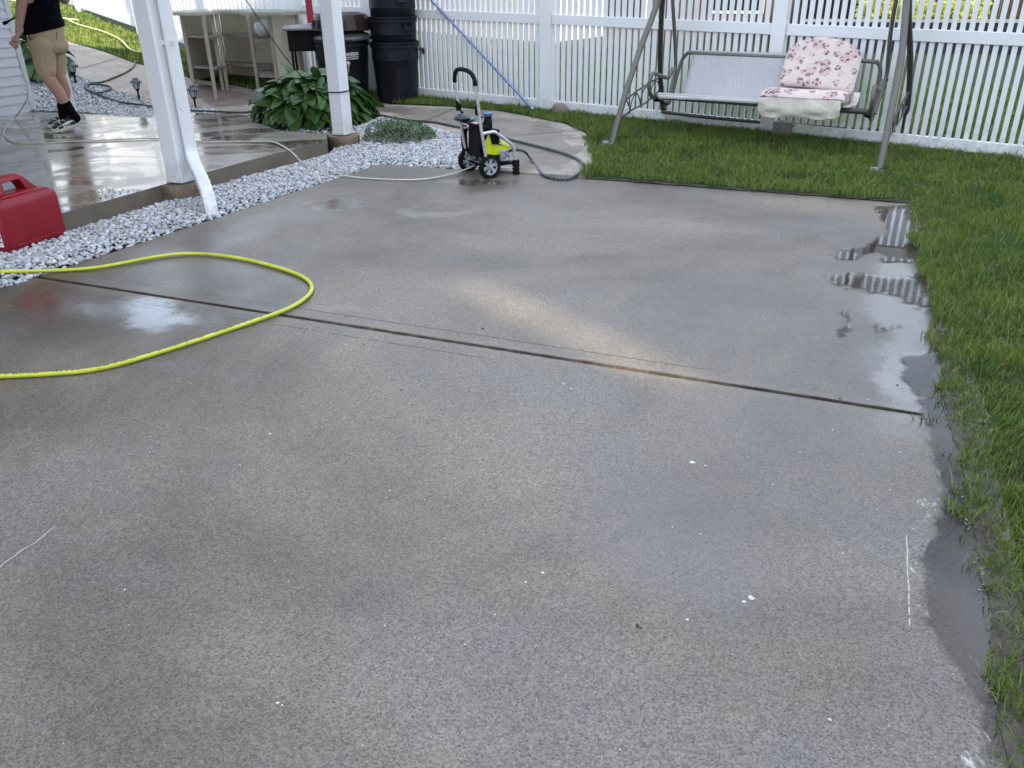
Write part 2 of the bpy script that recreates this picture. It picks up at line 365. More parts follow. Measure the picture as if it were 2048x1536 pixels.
damp = mxx(m, mul(m, E_(1560, 900, 1700, 700, 1.0, .62, .75), .75), mul(m, E_(1480, 640, 1700, 560, .9, .8, .8), .6), E_(130, 600, 420, 690, 1.05, .50), E_(420, 560, 620, 640, .9, .42, .6), E_(640, 415, 760, 420, .34, .55, .45), E_(470, 470, 640, 400, .85, .28, .6),
           E_(930, 372, 1000, 372, .55, .26, .5), E_(1760, 560, 1780, 460, 1.25, .40, .6), E_(1830, 740, 1850, 640, .8, .34, .6), E_(1700, 640, 1710, 560, .35, .16, .5),
           mul(m, m.ramp(m.noise(.9, 5, .6, vec=m.scale((1, 1, 1), loc=(2.3, 8, 0))), .52, .70), .5))
film = mxx(m, E_(300, 628, 420, 652, .42, .13, .7), mul(m, E_(120, 610, 240, 640, .40, .17, .7), .8), mul(m, E_(670, 408, 745, 415, .20, .20, .5), .9), mul(m, E_(945, 362, 985, 366, .30, .13, .5), .9),
           mul(m, E_(1800, 600, 1810, 480, .9, .17, .7), .85), E_(1840, 760, 1850, 690, .5, .15, .6))
pale = mxx(m, mul(m, E_(880, 420, 945, 420, .30, .26, .25), m.math('SUBTRACT', 1, E_(875, 416, 945, 416, .24, .20, .4)), .9), mul(m, E_(680, 622, 740, 630, .17, .07, .3), .7),
           mul(m, m.ramp(m.noise(1.7, 6, .7, vec=m.scale((1, 1, 1), loc=(1, 5, 0))), .54, .70), .3))
c = m.mix(m.math('MULTIPLY', pale, .5), c, (.28, .245, .20))
brush = m.noise(30, 5, .75, vec=m.scale((2.2, .6, 1), rot=(0, 0, -.4)))
chalk = mxx(m, mul(m, E_(1836, 1120, 1838, 1040, .16, .022, .8), m.ramp(brush, .5, .62)), mul(m, E_(1868, 1010, 1872, 950, .10, .014, .8), m.ramp(brush, .46, .6)), mul(m, E_(1890, 1330, 1930, 1400, .12, .010, .8), m.ramp(brush, .5, .6)), mul(m, E_(1945, 1500, 1955, 1530, .05, .02, .8), m.ramp(brush, .52, .6)))
la_ = P(1813, 1062); lb_ = P(1820, 1262); ld_ = (lb_-la_).normalized(); ln2 = Vector((-ld_.y, ld_.x, 0)); dl0 = m.math('ABSOLUTE', m.math('ADD', m.math('SUBTRACT', dot(m, m.co, ln2), float(la_.dot(ln2))), m.ramp(m.noise(30, 3), 0, 1, -.004, .004, False)))
al0 = m.math('SUBTRACT', dot(m, m.co, ld_), float(la_.dot(ld_))); chalk = mxx(m, chalk, mul(m, m.ramp(dl0, .0006, .0022, 1, 0), m.ramp(al0, 0, .03), m.ramp(al0, (lb_-la_).length-.03, (lb_-la_).length, 1, 0), m.ramp(m.noise(60, 3), .35, .5)))
c = m.mix(m.math('MULTIPLY', chalk, .8), c, (.55, .55, .54))
# red-brown stains, lilac patch painting the bluish sky sheen into the colour
c = m.mix(m.math('MULTIPLY', E_(250, 500, 400, 480, .8, .5, .8), .35), c, (.10, .07, .05))
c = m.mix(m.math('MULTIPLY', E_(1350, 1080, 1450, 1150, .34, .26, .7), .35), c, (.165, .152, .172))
# scored lines beside the joint
sgn = m.math('SUBTRACT', dot(m, m.co, JN), float(JL.dot(JN))); along = m.math('SUBTRACT', dot(m, m.co, JD), float(JL.dot(JD)))
def scored(off, wd, a0, a1, dash):
    d = m.math('ABSOLUTE', m.math('SUBTRACT', m.math('ADD', sgn, m.ramp(m.noise(3, 2), 0, 1, -.006, .006, False)), off))
    f = mul(m, m.ramp(d, wd*.5, wd, 1, 0), m.ramp(along, a0, a0+.15), m.ramp(along, a1, a1+.2, 1, 0))
    if dash: f = mul(m, f, m.ramp(m.noise(7, 2, vec=m.scale((1, 1, 1), loc=(off*40, 3, 0))), dash-.05, dash+.03))
    return f
off1 = (P(1200, 707)-JL).dot(JN); off2 = (P(900, 705)-JL).dot(JN); off3 = (P(300, 640)-JL).dot(JN)
ln = mxx(m, scored(off1, .0045, .15, 3.45, 0), scored(off2, .004, .25, 2.6, .44), scored(off2-.045, .003, .3, 1.0, .4))
c = m.mix(ln, c, (.035, .030, .027))
jb_ = m.ramp(m.math('ADD', m.math('ABSOLUTE', sgn), m.ramp(m.noise(6, 4), 0, 1, -.02, .02, False)), .045, .062, 1, 0)
c = m.mix(m.math('MULTIPLY', jb_, .35), c, (.20, .17, .135)); c = m.mix(mul(m, m.ramp(m.math('ABSOLUTE', sgn), .014, .030, 1, 0), m.ramp(m.noise(11, 4, .7), .40, .6), .8), c, (.075, .055, .036))
# one pale crack line across the near slab
a = P(0, 1132); b = P(135, 1035); dd = (b-a).normalized(); nn = Vector((-dd.y, dd.x, 0))
dl = m.math('ABSOLUTE', m.math('ADD', m.math('SUBTRACT', dot(m, m.co, nn), float(a.dot(nn))), m.ramp(m.noise(9, 3), 0, 1, -.02, .02, False)))
al = m.math('SUBTRACT', dot(m, m.co, dd), float(a.dot(dd)))
c = m.mix(mul(m, m.ramp(dl, .0008, .0022, 1, 0), m.ramp(al, .15, .2, 1, 0), .8), c, (.52, .49, .45))
wetc = m.mix(1.0, c, (.56, .52, .49), 'MULTIPLY')
c = m.mix(m.math('MULTIPLY', damp, .92), c, wetc)
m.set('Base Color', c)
gl = m.noise(14, 5, .65)
rgh = m.math('SUBTRACT', m.ramp(mid, .3, .7, .60, .50), m.math('MULTIPLY', damp, .16))
rgh = m.math('SUBTRACT', rgh, mul(m, film, m.ramp(gl, .30, .55, .6, 1.0), .34)); m.set('Roughness', m.math('MAXIMUM', rgh, .05))
m.set('Specular IOR Level', .5)
m.b.inputs['Coat IOR'].default_value = 1.33; m.set('Coat Weight', m.math('MINIMUM', m.math('ADD', m.math('MULTIPLY', damp, .5), film), 1.0)); m.set('Coat Roughness', m.math('SUBTRACT', .34, m.math('MULTIPLY', film, .24)))
h = m.math('SUBTRACT', m.math('ADD', m.math('MULTIPLY', fine, .35), m.math('MULTIPLY', m.noise(38, 3, .6, vec=m.scale((1, 4, 1), rot=(0, 0, -.4))), .5)), m.math('ADD', m.math('MULTIPLY', pit, .5), m.math('MULTIPLY', ln, 1.5)))
nb = N(m.nt, 'ShaderNodeBump', i_Height=h, i_Distance=.002, i_Strength=.2)
m.nt.links.new(nb.outputs[0], m.b.inputs['Normal'])
cb = N(m.nt, 'ShaderNodeBump', i_Height=m.noise(60, 3, .6), i_Distance=.002, i_Strength=.25); m.nt.links.new(cb.outputs[0], m.b.inputs['Coat Normal'])
M_slab = m.m

# raised patio: wet, brownish, streaky
m = MT('patio_concrete')
c, pit, fine, mid, big = concrete_base(m, (.30,.262,.215), (.20,.170,.138), .7)
st = m.noise(1.5, 5, .62, vec=m.scale((1, 1.5, 1), rot=(0, 0, .4)), dist=.8)
wet = m.ramp(st, .38, .60)
c = m.mix(m.math('MULTIPLY', wet, .8), c, m.mix(1.0, c, (.55, .52, .50), 'MULTIPLY')); geo = N(m.nt, 'ShaderNodeNewGeometry')
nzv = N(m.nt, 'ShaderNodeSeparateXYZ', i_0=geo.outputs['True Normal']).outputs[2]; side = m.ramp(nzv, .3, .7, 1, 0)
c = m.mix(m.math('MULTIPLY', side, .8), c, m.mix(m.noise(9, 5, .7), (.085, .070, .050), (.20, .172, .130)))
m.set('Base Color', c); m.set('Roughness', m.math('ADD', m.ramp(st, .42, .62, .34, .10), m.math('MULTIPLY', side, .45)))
m.set('Coat Weight', m.math('MULTIPLY', m.math('SUBTRACT', 1, side), m.ramp(st, .36, .60, .25, 1.0))); m.set('Coat Roughness', m.ramp(st, .40, .60, .22, .05)); m.b.inputs['Coat IOR'].default_value = 1.33
cb = N(m.nt, 'ShaderNodeBump', i_Height=m.math('ADD', m.noise(13, 4, .6, dist=.5), m.math('MULTIPLY', fine, .1)), i_Distance=.004, i_Strength=.09); m.nt.links.new(cb.outputs[0], m.b.inputs['Coat Normal']); m.nt.links.new(cb.outputs[0], m.b.inputs['Normal'])
M_patio = m.m

# garden path: dry warm rim, damp middle
m = MT('path_concrete')
c, pit, fine, mid, big = concrete_base(m, (.41,.365,.305), (.32,.28,.235), .6)
at = N(m.nt, 'ShaderNodeAttribute', attribute_name='rim').outputs['Fac']
dmp = m.ramp(m.math('ADD', at, m.ramp(m.noise(2.6, 4, .55), .3, .7, -.20, .20, False)), .13, .18)
sp = m.ramp(dot(m, m.co, AX), 9.4, 11.2, 1, 0)                # damp only nearer the patio
dmp = mul(m, dmp, sp)
c = m.mix(m.math('MULTIPLY', dmp, .95), c, m.mix(1.0, c, (.60, .56, .54), 'MULTIPLY'))
m.set('Base Color', c); m.set('Roughness', m.math('SUBTRACT', .8, m.math('MULTIPLY', dmp, .33))); m.bump(fine, .25, .003)
M_path = m.m

m = MT('soil'); m.set('Base Color', m.mix(m.ramp(m.noise(14, 6, .7), .35, .65), (.030, .024, .016), (.095, .075, .05))); m.set('Roughness', .9); m.bump(m.noise(60, 5, .7), .9, .02); M_soil = m.m
m = MT('lawn_ground'); m.set('Base Color', m.mix(m.ramp(m.noise(30, 6, .7), .35, .65), (.022, .040, .010), m.mix(m.ramp(m.noise(2.5, 4), .4, .6), (.075, .115, .025), (.085, .095, .035)))); m.set('Roughness', .95); m.bump(m.noise(130, 4, .7), 1.0, .03); M_lawn = m.m

# ------------------------------------------------------------------ ground sheets
def lawnz(x, y):                                             # the turf stands a little proud of the hard surfaces
    r = np.hypot(x, y); t = np.clip((r-3.2)/1.8, 0, 1); return zgn(x, y) + .030*t*t*(3-2*t)*np.clip((14-r)/3, 0, 1)
def ground():
    def axis(lo, hi, fine_lo, fine_hi, st):
        a = list(np.arange(fine_lo, fine_hi, st)); s = st; x = fine_lo
        while x > lo: s *= 1.35; x -= s; a.insert(0, x)
        s = st; x = fine_hi
        while x < hi: a.append(x); s *= 1.35; x += s
        a.append(hi); return np.array(a)
    xs = axis(-220, 220, -8.4, 6.5, .11); ys = axis(-150, 260, .2, 17, .11); X, Y = np.meshgrid(xs, ys)
    Z = lawnz(X.ravel(), Y.ravel()).reshape(X.shape) - .012
    hm = inhard(X.ravel(), Y.ravel()).reshape(X.shape); Z = np.where(hm, Z-.09, Z)
    n, k = X.shape; V = np.stack([X.ravel(), Y.ravel(), Z.ravel()], 1)
    i = np.arange(n-1)[:, None]*k + np.arange(k-1)[None, :]; i = i.ravel(); F = np.stack([i, i+1, i+k+1, i+k], 1)
    o = npmesh('lawn_ground', V, F, M_lawn, 4, smooth=True); tag(o, kind='structure')
ground()
far_vis = [xy(JL - JD*.02 + JN*.013), xy(sLm), xy(TL), xy(TR + BX*.02), xy(P(1866, 650)+BX*.09), xy(JR + JD*.16 + JN*.013)]
near_vis = [xy(JL - JD*.06 - JN*.013), xy(P(-60, 601)), xy(P(-60, 601)-AX*5), xy(P(2000, 1536)-AX*3.2+BX*.12), xy(P(2000, 1536)+BX*.10), xy(P(1945, 1100)+BX*.11), xy(P(1906, 900)+BX*.11), xy(JR + JD*.16 - JN*.013)][::-1]
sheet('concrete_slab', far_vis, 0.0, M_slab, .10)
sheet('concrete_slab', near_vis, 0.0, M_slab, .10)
# wet mud margin where the turf has crept over the slab
mg = [TR + BX*.0, P(1866, 650), P(1886, 835), P(1908, 900), P(1947, 1100), P(2002, 1536), P(2002, 1536)-AX*.8]
msd = MT('wet_mud'); msd.set('Base Color', msd.mix(msd.ramp(msd.noise(22, 5, .7), .35, .65), (.035, .028, .020), (.085, .07, .05))); msd.set('Roughness', msd.ramp(msd.noise(9, 4), .4, .6, .25, .85)); msd.bump(msd.noise(45, 5, .7), .8, .015)
sheet('mud_margin', [xy(p + BX*.012) for p in mg] + [xy(p + BX*.085) for p in mg[::-1]], .0066, msd.m, 0, wob=.016)
sheet('mud_margin', [xy(TL - AX*.012 + BX*.02), xy(TR - AX*.012), xy(TR + AX*.05), xy(TL + AX*.05 + BX*.02)], .0078, msd.m, 0, wob=.012)
jf = MB(); jm = (JL+JR)/2; jf.box(jm - Vector((0, 0, .037)) + JD*.03, ((JR-JL).length+.0, .05, .05), X=JD, Y=JN); jf.build('joint_filler', simple('joint_dirt', (.085, .068, .050), .6, .45, 26, bump=.9, bs=70, bd=.006)); tag(bpy.data.objects['joint_filler'], kind='structure')
sheet('raised_patio', patio_poly, .13, M_patio, .24)
sheet('garden_path', path_poly, lambda x, y: zgn(x, y)+.012, M_path, .09, step=.12, attr=True)
# tooled joints of the path, the slab edge and the damp border strip
jb = MB(); Mj = simple('dark_joint', (.05, .043, .036), .8)  # dark flat strips laid on the path as joint lines
for (a_, b_) in [((845,247),(907,221)), ((1018,275),(1165,264)), ((935,343),(1168,356)), ((160,140),(240,116)), ((585,235),(640,200)), ((340,167),(385,160))]:
    p = G(*a_); q = G(*b_); L = (q-p).length; k = max(2, int(L/.1)); d = (q-p).normalized(); nn = Vector((-d.y, d.x, 0))*.005
    ps = [p.lerp(q, i/k) for i in range(k+1)]
    for i in range(k):
        A = ps[i]; B = ps[i+1]; jb.add([Vector((t.x, t.y, zg(t.x, t.y)+.0165)) for t in (A-nn, A+nn, B+nn, B-nn)], [(0, 1, 2, 3)])
tag(jb.build('path_joint', Mj), kind='structure')
for nm, poly in (('gravel_bed', strip_poly), ('planting_bed', hosta_bed), ('gravel_bed', left_bed)):
    sheet(nm, poly, lambda x, y: zgn(x, y)-.030, M_soil, 0, step=.2)

# ------------------------------------------------------------------ puddles
def water(name, tint, mud, ripple, soft=.03):
    m = MT(name); nt = m.nt; nt.nodes.remove(m.b)
    rim = m.ramp(m.math('ADD', N(nt, 'ShaderNodeAttribute', attribute_name='rim').outputs['Fac'], m.ramp(m.noise(13, 3, .5), .3, .7, -soft*.5, soft*.5, False)), 0.0, soft)
    bp = N(nt, 'ShaderNodeBump', i_Height=m.noise(11, 3, .5, dist=.4), i_Distance=.004, i_Strength=ripple)
    fr = N(nt, 'ShaderNodeFresnel', i_IOR=1.42); nt.links.new(bp.outputs[0], fr.inputs['Normal'])
    gl = N(nt, 'ShaderNodeBsdfGlossy', i_Roughness=.015); nt.links.new(bp.outputs[0], gl.inputs['Normal'])
    tr = N(nt, 'ShaderNodeBsdfTransparent', i_Color=(*tint, 1)); df = N(nt, 'ShaderNodeBsdfDiffuse'); nt.links.new(m.mix(m.ramp(m.noise(1.6, 3), .35, .65), (.115, .098, .078), (.078, .078, .080)), df.inputs[0])
    if mud > .3:                                             # dried silt line along the water's edge
        rr_ = N(nt, 'ShaderNodeAttribute', attribute_name='rim').outputs['Fac']; mud = m.math('MAXIMUM', mul(m, m.ramp(rr_, .03, .16), mud), mul(m, m.ramp(rr_, .010, .018, 1, 0), m.ramp(m.noise(40, 4, .7), .42, .6), .55))
        sil = m.mix(m.ramp(rr_, .010, .018), (.34, .33, .31), m.mix(m.ramp(rr_, .05, .14), (.12, .10, .078), (.080, .079, .080))); nt.links.new(sil, df.inputs[0])
    a = N(nt, 'ShaderNodeMixShader', i_0=mud); nt.links.new(tr.outputs[0], a.inputs[1]); nt.links.new(df.outputs[0], a.inputs[2])
    b = nt.nodes.new('ShaderNodeMixShader'); nt.links.new(fr.outputs[0], b.inputs[0]); nt.links.new(a.outputs[0], b.inputs[1]); nt.links.new(gl.outputs[0], b.inputs[2])
    cl = N(nt, 'ShaderNodeBsdfTransparent'); e = nt.nodes.new('ShaderNodeMixShader'); nt.links.new(rim, e.inputs[0]); nt.links.new(cl.outputs[0], e.inputs[1]); nt.links.new(b.outputs[0], e.inputs[2])
    nt.links.new(e.outputs[0], m.out.inputs[0]); return m.m
Wc = water('clear_water', (.93, .92, .91), .06, .012, .035); Wr = water('rippled_water', (.95, .94, .93), .0, .09, .08); Wm = water('muddy_water', (.7, .68, .66), .62, .012, .028)
def pud(px, mat, wob=.012): return sheet('puddle', [xy(P(u, v)) for u, v in px], .0052 if mat == Wm else .004, mat, 0, step=.03, attr=True, wob=wob)
pud([(1742,412),(1850,409),(1866,440),(1880,480),(1888,530),(1790,526),(1752,526),(1758,505),(1705,522),(1662,519),(1668,500),(1725,492),(1742,480),(1768,462),(1756,436)], Wc, .012)
pud([(1640,549),(1690,541),(1760,548),(1890,552),(1900,600),(1880,640),(1800,606),(1760,590),(1690,580),(1644,566)], Wr, .02)
pud([(1684,618),(1716,612),(1720,630),(1704,668),(1678,684),(1670,655)], Wr, .02)
pud([(1752,640),(1818,636),(1800,672),(1735,664)], Wr, .025)
pud([(1800,706),(1900,690),(1910,760),(1925,838),(1862,842),(1830,832),(1826,790),(1790,758)], Wc, .012)
pud([(1838,790),(1925,790),(1928,836),(1950,900),(1968,960),(1990,1040),(2010,1120),(2040,1230),(2070,1380),(2100,1536),(1962,1536),(1944,1420),(1908,1350),(1870,1290),(1846,1240),(1838,1180),(1836,1110),(1856,1066),(1874,1015),(1872,960),(1856,900),(1848,850)], Wm, .006)

# ------------------------------------------------------------------ common materials
def vinyl(name, col=(.80, .81, .82), rough=.32):
    m = MT(name); c = m.mix(m.ramp(m.noise(1.2, 5, .6), .3, .7), tuple(x*.965 for x in col), col); z = N(m.nt, 'ShaderNodeSeparateXYZ', i_0=m.co).outputs[2]
    sp = m.math('MULTIPLY', m.ramp(m.math('SUBTRACT', z, m.ramp(m.noise(5, 4, .7), .3, .7, 0, .16, False)), .02, .26, 1, 0), m.ramp(m.noise(16, 5, .75), .38, .62))
    c = m.mix(m.math('MULTIPLY', sp, .5), c, (.42, .42, .33)); c = m.mix(m.math('MULTIPLY', m.ramp(m.noise(9, 5, .7, vec=m.scale((6, 6, .6))), .56, .72), .3), c, tuple(x*.78 for x in col))
    m.set('Base Color', c); m.set('Roughness', rough); return m.m
M_vinyl = vinyl('white_vinyl'); M_postw = vinyl('white_post_wrap', (.78, .80, .83), .4)
M_black = simple('black_plastic', (.005, .0055, .007), .5, .3, 5, spec=.12, dirt=(.018, .018, .02))
M_alu = simple('silver_metal', (.55, .57, .60), .32, .06, 8, metal=.85)
M_rubber = simple('black_rubber', (.010, .010, .011), .65, .2, 20, spec=.15, bump=.3, bs=120)

# ------------------------------------------------------------------ picket fences
def fence_run(name, p0, d, bays, Ls, pitch, pw, hb, hm, ht, railh, posts, label, group=None, post_w=.127):
    # p0: ground point of first post, d: direction incl. slope, upright everything
    t = thing(name, p0, label, 'fence', group)
    d = Vector(d); dh = Vector((d.x, d.y, 0)).normalized(); nn = Vector((-dh.y, dh.x, 0)); U = Vector((0, 0, 1))
    cum = 0.0
    for b in range(bays+1):
        L = Ls[min(b, bays-1)] if isinstance(Ls, list) else Ls
        q = Vector(p0) + d*cum; cum += L; mb = MB(); mb.bbox(q + U*(ht/2-.03), (post_w, post_w, ht+.10), X=dh, Y=nn, b=.005)
        po = mb.build('post', M_vinyl, t)
        if True:
            cp = MB(); w_ = post_w+.02; z = ht+.021
            cp.box(q + U*(z+.011), (w_, w_, .02), X=dh, Y=nn)
            cp.add([q+U*(z+.0215)+dh*(sx*w_/2)+nn*(sy*w_/2) for sx, sy in ((-1,-1),(1,-1),(1,1),(-1,1))] + [q+U*(z+.07)], [(0,1,4),(1,2,4),(2,3,4),(3,0,4)])
            cp.build('post_cap', M_vinyl, po)
        if b == bays: break
        c = q + d*(L/2); span = L-post_w-.002
        for zc, hh in ((hb, railh), (hm, railh), (ht-.03, railh*.9)):
            r = MB(); r.bbox(c + U*zc, (span/dh.dot(d), .052, hh), X=d.normalized(), Y=nn, Z=U, b=.004); r.build('rail', M_vinyl, t, bevel=.004, seg=1)
        pk = MB(); n = int((span-pitch*.4)/pitch); s0 = (L - (n-1)*pitch)/2
        for i in range(n):
            x = s0 + i*pitch; e = q + d*x
            for z0, z1 in ((hb+railh/2+.001, hm-railh/2-.001), (hm+railh/2+.001, ht-.03-railh*.45-.001)):
                pk.box(e + U*((z0+z1)/2), (pw, .024, z1-z0), X=dh, Y=nn)
        pk.build('picket_panel', M_vinyl, t)
    return t
FDh = FD.normalized(); base = lambda k: fen(k, -.9)
fence_run('picket_fence', base(-3.63), FDh, 5, [1.125, 2.44, 2.44, 2.44, 2.44], .0684, .040, .085, .94, 1.84, .095, None,
          'long white vinyl picket fence with a middle rail, behind the swing and trash cans')
E0 = CN + Vector((-.1, .06, .0)); EL = (LE + (LE-CN)*.6); dL = (EL-E0).normalized()
fence_run('picket_fence', E0 + dL*.12, dL, 5, [2.05, 2.44, 2.44, 2.44, 2.44], .115, .068, .13, 1.30, 1.9, .17, None,
          'sunlit cream-white picket fence climbing the lawn behind the outdoor bar and the person')

# ------------------------------------------------------------------ house wall with lap siding (left edge)
HC = P(62, 222, .13); hd = -(AX); Wl = 9.0
house = thing('house', HC, 'white house corner with horizontal lap siding at the left edge of the patio', 'house')
wn = BX.copy()
sd_ = MB(); M_sid = simple('lap_siding', (.78, .80, .83), .45, .04, 2)
ex = .098; k = 0
while k*ex < 2.75:
    z0 = .13 + k*ex; a = HC.copy(); a.z = z0; b = a + hd*Wl
    sd_.add([a+wn*.016, b+wn*.016, b+wn*.002+Vector((0,0,ex)), a+wn*.002+Vector((0,0,ex)), a-wn*.03, b-wn*.03, b-wn*.03+Vector((0,0,ex)), a-wn*.03+Vector((0,0,ex))], [(0,1,2,3),(4,7,6,5),(0,4,5,1),(3,2,6,7),(0,3,7,4),(1,5,6,2)]); k += 1
sd_.build('siding', M_sid, house)
ct_ = MB(); ct_.box(HC + Vector((0, 0, 1.37)) + AX*.032 - wn*.01, (.07, .06, 2.75), X=AX, Y=wn); ct_.build('corner_trim', M_vinyl, house, bevel=.006)
hw = MB(); hw.box(HC + hd*(Wl/2) - wn*2.53 + Vector((0, 0, 1.4)), (Wl-.02, 5.0, 3.0), X=AX, Y=wn); hw.build('wall', M_sid, house)
hr = MB(); ra = HC + AX*.3 - wn*2.5; rb = ra - AX*(Wl+.6); U3 = Vector((0, 0, 1))
hr.add([ra+wn*2.75+U3*2.92, rb+wn*2.75+U3*2.92, rb+U3*4.6, ra+U3*4.6, ra-wn*2.75+U3*2.92, rb-wn*2.75+U3*2.92], [(0,1,2,3),(3,2,5,4),(0,3,4),(1,5,2),(0,4,5,1)]); hr.build('roof', simple('roof_shingle', (.10, .09, .085), .9, .25, 12, bump=.6, bs=30), house)

# ------------------------------------------------------------------ patio cover: posts, beam, roof, downspout
pc = thing('patio_cover', P(352, 365, .13), 'white patio cover on square wrapped posts above the wet raised patio', 'patio cover')
M_pier = simple('stained_concrete', (.155, .115, .075), .6, .35, 7, bump=.7, bs=25, bd=.008, dirt=(.06, .045, .03))
def ppost(u, v, wd=.145, off=(0, 0), h=2.42):
    c = P(u, v, .13) + BX*off[0] + AX*off[1]
    m_ = MB(); m_.bbox(c + Vector((0, 0, h/2+.005)), (wd, wd, h), X=BX, Y=AX, b=.012); o = m_.build('post', M_postw, pc)
    tr_ = MB(); tr_.bbox(c + Vector((0, 0, .012)), (wd+.008, wd+.008, .02), X=BX, Y=AX, b=.012); tr_.build('base_trim', M_postw, o)
    return c, o
c1, o1 = ppost(350, 366, off=(-.01, .075)); c2, o2 = ppost(678, 270, off=(-.005, .075)); c3, o3 = ppost(132, 224, off=(0, .05), wd=.12)
def pier(c, r, z0, z1, label, sq=False):
    m_ = MB(); n = 28
    if sq: m_.bbox(Vector((c.x, c.y, (z0+z1)/2)), (r*2, r*2, z1-z0), X=BX, Y=AX, b=.01)
    else:
        rg = []
        for zz, rr in ((z0, 1.04), (z0+.05, 1.03), (z1-.05, 1.0), (z1-.012, 1.0), (z1, .95)):
            rg.append([Vector((c.x + r*rr*(1+.03*noise.noise(Vector((math.cos(a)*2, math.sin(a)*2, zz*9+c.x))))*math.cos(a), c.y + r*rr*(1+.03*noise.noise(Vector((math.cos(a)*2, math.sin(a)*2, zz*9+5))))*math.sin(a), zz)) for a in [2*math.pi*i/n for i in range(n)]])
        m_.loft(rg)
    tag(m_.build('pier_footing', M_pier, smooth=not sq), label, 'footing', 'concrete footings under the patio posts')
pier(c1 - BX*.005 - AX*.01, .165, -.1, .124, 'round brown concrete footing under the post with the downspout')
pier(c2 + BX*.02 - AX*.02, .15, -.1, .124, 'round brown concrete footing under the post beside the hosta')
pier(c3, .16, .0, .122, 'brown footing under the farthest post, behind the person', True)
rf = MB(); mid_ = (c1+c3)/2; 
ro = c2 + BX*.32 + AX*.30; rl = ro - BX*4.6
poly = [ro, rl, rl-AX*8, ro-AX*8]; rf.prism([Vector((p.x, p.y, 2.62)) for p in poly], (0, 0, .12)); rf.build('roof', M_vinyl, pc)
bm_ = MB(); e1 = c2 + AX*.2; e0 = c2 - AX*7.2; bm_.box(Vector(((e0.x+e1.x)/2, (e0.y+e1.y)/2, 2.58)), (7.4, .15, .075), X=AX, Y=BX); bm_.build('beam', M_vinyl, pc)
# downspout: square pipe with rounded corners following the post, kicking out at the foot
dn_ = c1 + BX*.118 + AX*.02
sp_ = [Vector((dn_.x, dn_.y, z)) for z in (2.56, 1.6, .62, .42)]
Ed = P(424, 426, .02); a1_ = Vector((dn_.x, dn_.y, .36)); dir_ = Vector((Ed.x-a1_.x, Ed.y-a1_.y, 0)); dl_ = dir_.length; dir_.normalize()
pts = sp_ + [a1_ + dir_*dl_*f_ + Vector((0, 0, z_-.36)) for f_, z_ in ((.02, .335), (.10, .285), (.26, .245), (.50, .215), (.72, .18), (.88, .13), (.96, .07), (1.0, .0))]
pts = bez(pts, 5); rings = []
for i, p in enumerate(pts):
    t_ = (pts[min(i+1, len(pts)-1)]-pts[max(i-1, 0)]).normalized(); s_ = dir_.cross(Vector((0,0,1))).normalized(); f_ = s_.cross(t_).normalized()
    hw_, hd2, r_ = .042, .033, .012; ring = []
    cren = 1 + (.05*math.sin(i*2.4) if 12 < i < 48 else 0)
    for (sx, sy) in ((1, 1), (-1, 1), (-1, -1), (1, -1)):
        for a in (0, 45, 90):
            aa = rad(a) + {(1,1):0, (-1,1):math.pi/2, (-1,-1):math.pi, (1,-1):1.5*math.pi}[(sx, sy)]
            ring.append(p + s_*((hw_-r_)*sx + r_*math.cos(aa))*cren + f_*((hd2-r_)*sy + r_*math.sin(aa))*cren)
    rings.append(ring)
ds = MB(); ds.loft(rings); dso = ds.build('downspout', M_postw, pc, smooth=True)
sc_ = MB(); q = PL(371+45, 319, c1+BX*.15, BX) if False else dn_ - dir_*0 + Vector((0, 0, .5)); sc_.ball(q + BX*.01 - AX*.032, .006); sc_.build('screw', M_black, dso)
st_ = MB(); st_.box(Vector((dn_.x, dn_.y, 1.05)) - AX*.0335, (.10, .004, .03), X=BX, Y=AX); st_.build('strap', M_postw, dso)

# ------------------------------------------------------------------ neighbouring houses
M_brick = simple('brown_brick', (.075, .048, .038), .85, .3, 9, bump=.4); M_grey = simple('grey_siding', (.46, .45, .44), .6, .06, 2)
M_dark = simple('dark_glass', (.012, .014, .018), .08, .2, 3); M_roof = simple('grey_roof', (.12, .11, .10), .9, .2, 10, bump=.5)
def nhouse(p, sx, sy, h, X, mat, label, wins, gab=2.2, gable_dir=0):
    X = Vector(X).normalized(); Y = Vector((-X.y, X.x, 0)); t = thing('neighbour_house', p, label, 'house', None); p = Vector(p)
    m_ = MB(); m_.box(p + Vector((0, 0, h/2-.3)), (sx, sy, h+.6), X=X, Y=Y); m_.build('wall', mat, t)
    r = MB(); o = .35; z = h+.01
    if gable_dir == 0: e = [p-X*(sx/2+o), p+X*(sx/2+o)]; s_ = Y*(sy/2+o)
    else: e = [p-Y*(sy/2+o), p+Y*(sy/2+o)]; s_ = X*(sx/2+o)
    Z = Vector((0, 0, 1)); r.add([e[0]-s_+Z*z, e[1]-s_+Z*z, e[1]+Z*(z+gab), e[0]+Z*(z+gab), e[0]+s_+Z*z, e[1]+s_+Z*z], [(0,1,2,3),(3,2,5,4),(0,3,4),(1,5,2),(0,4,5,1)]); r.build('roof', M_roof, t)
    for (wx, wz, ww, wh, mt) in wins:
        c = p - Y*(sy/2+.012) + X*wx + Z*wz; f = MB(); 
        for ax_, s2 in ((0, 1), (0, -1)): f.box(c + X*(s2*(ww/2+.03)), (.06, .05, wh+.12), X=X, Y=Y)
        for s2 in (1, -1): f.box(c + Z*(s2*(wh/2+.03)), (ww, .05, .06), X=X, Y=Y)
        fo = f.build('window', M_vinyl, t); g = MB(); g.box(c, (ww, .02, wh), X=X, Y=Y); g.build('pane', mt, fo)
    return t
FX = Vector((FD.x, FD.y, 0)).normalized(); FY = Vector((-FX.y, FX.x, 0)) 
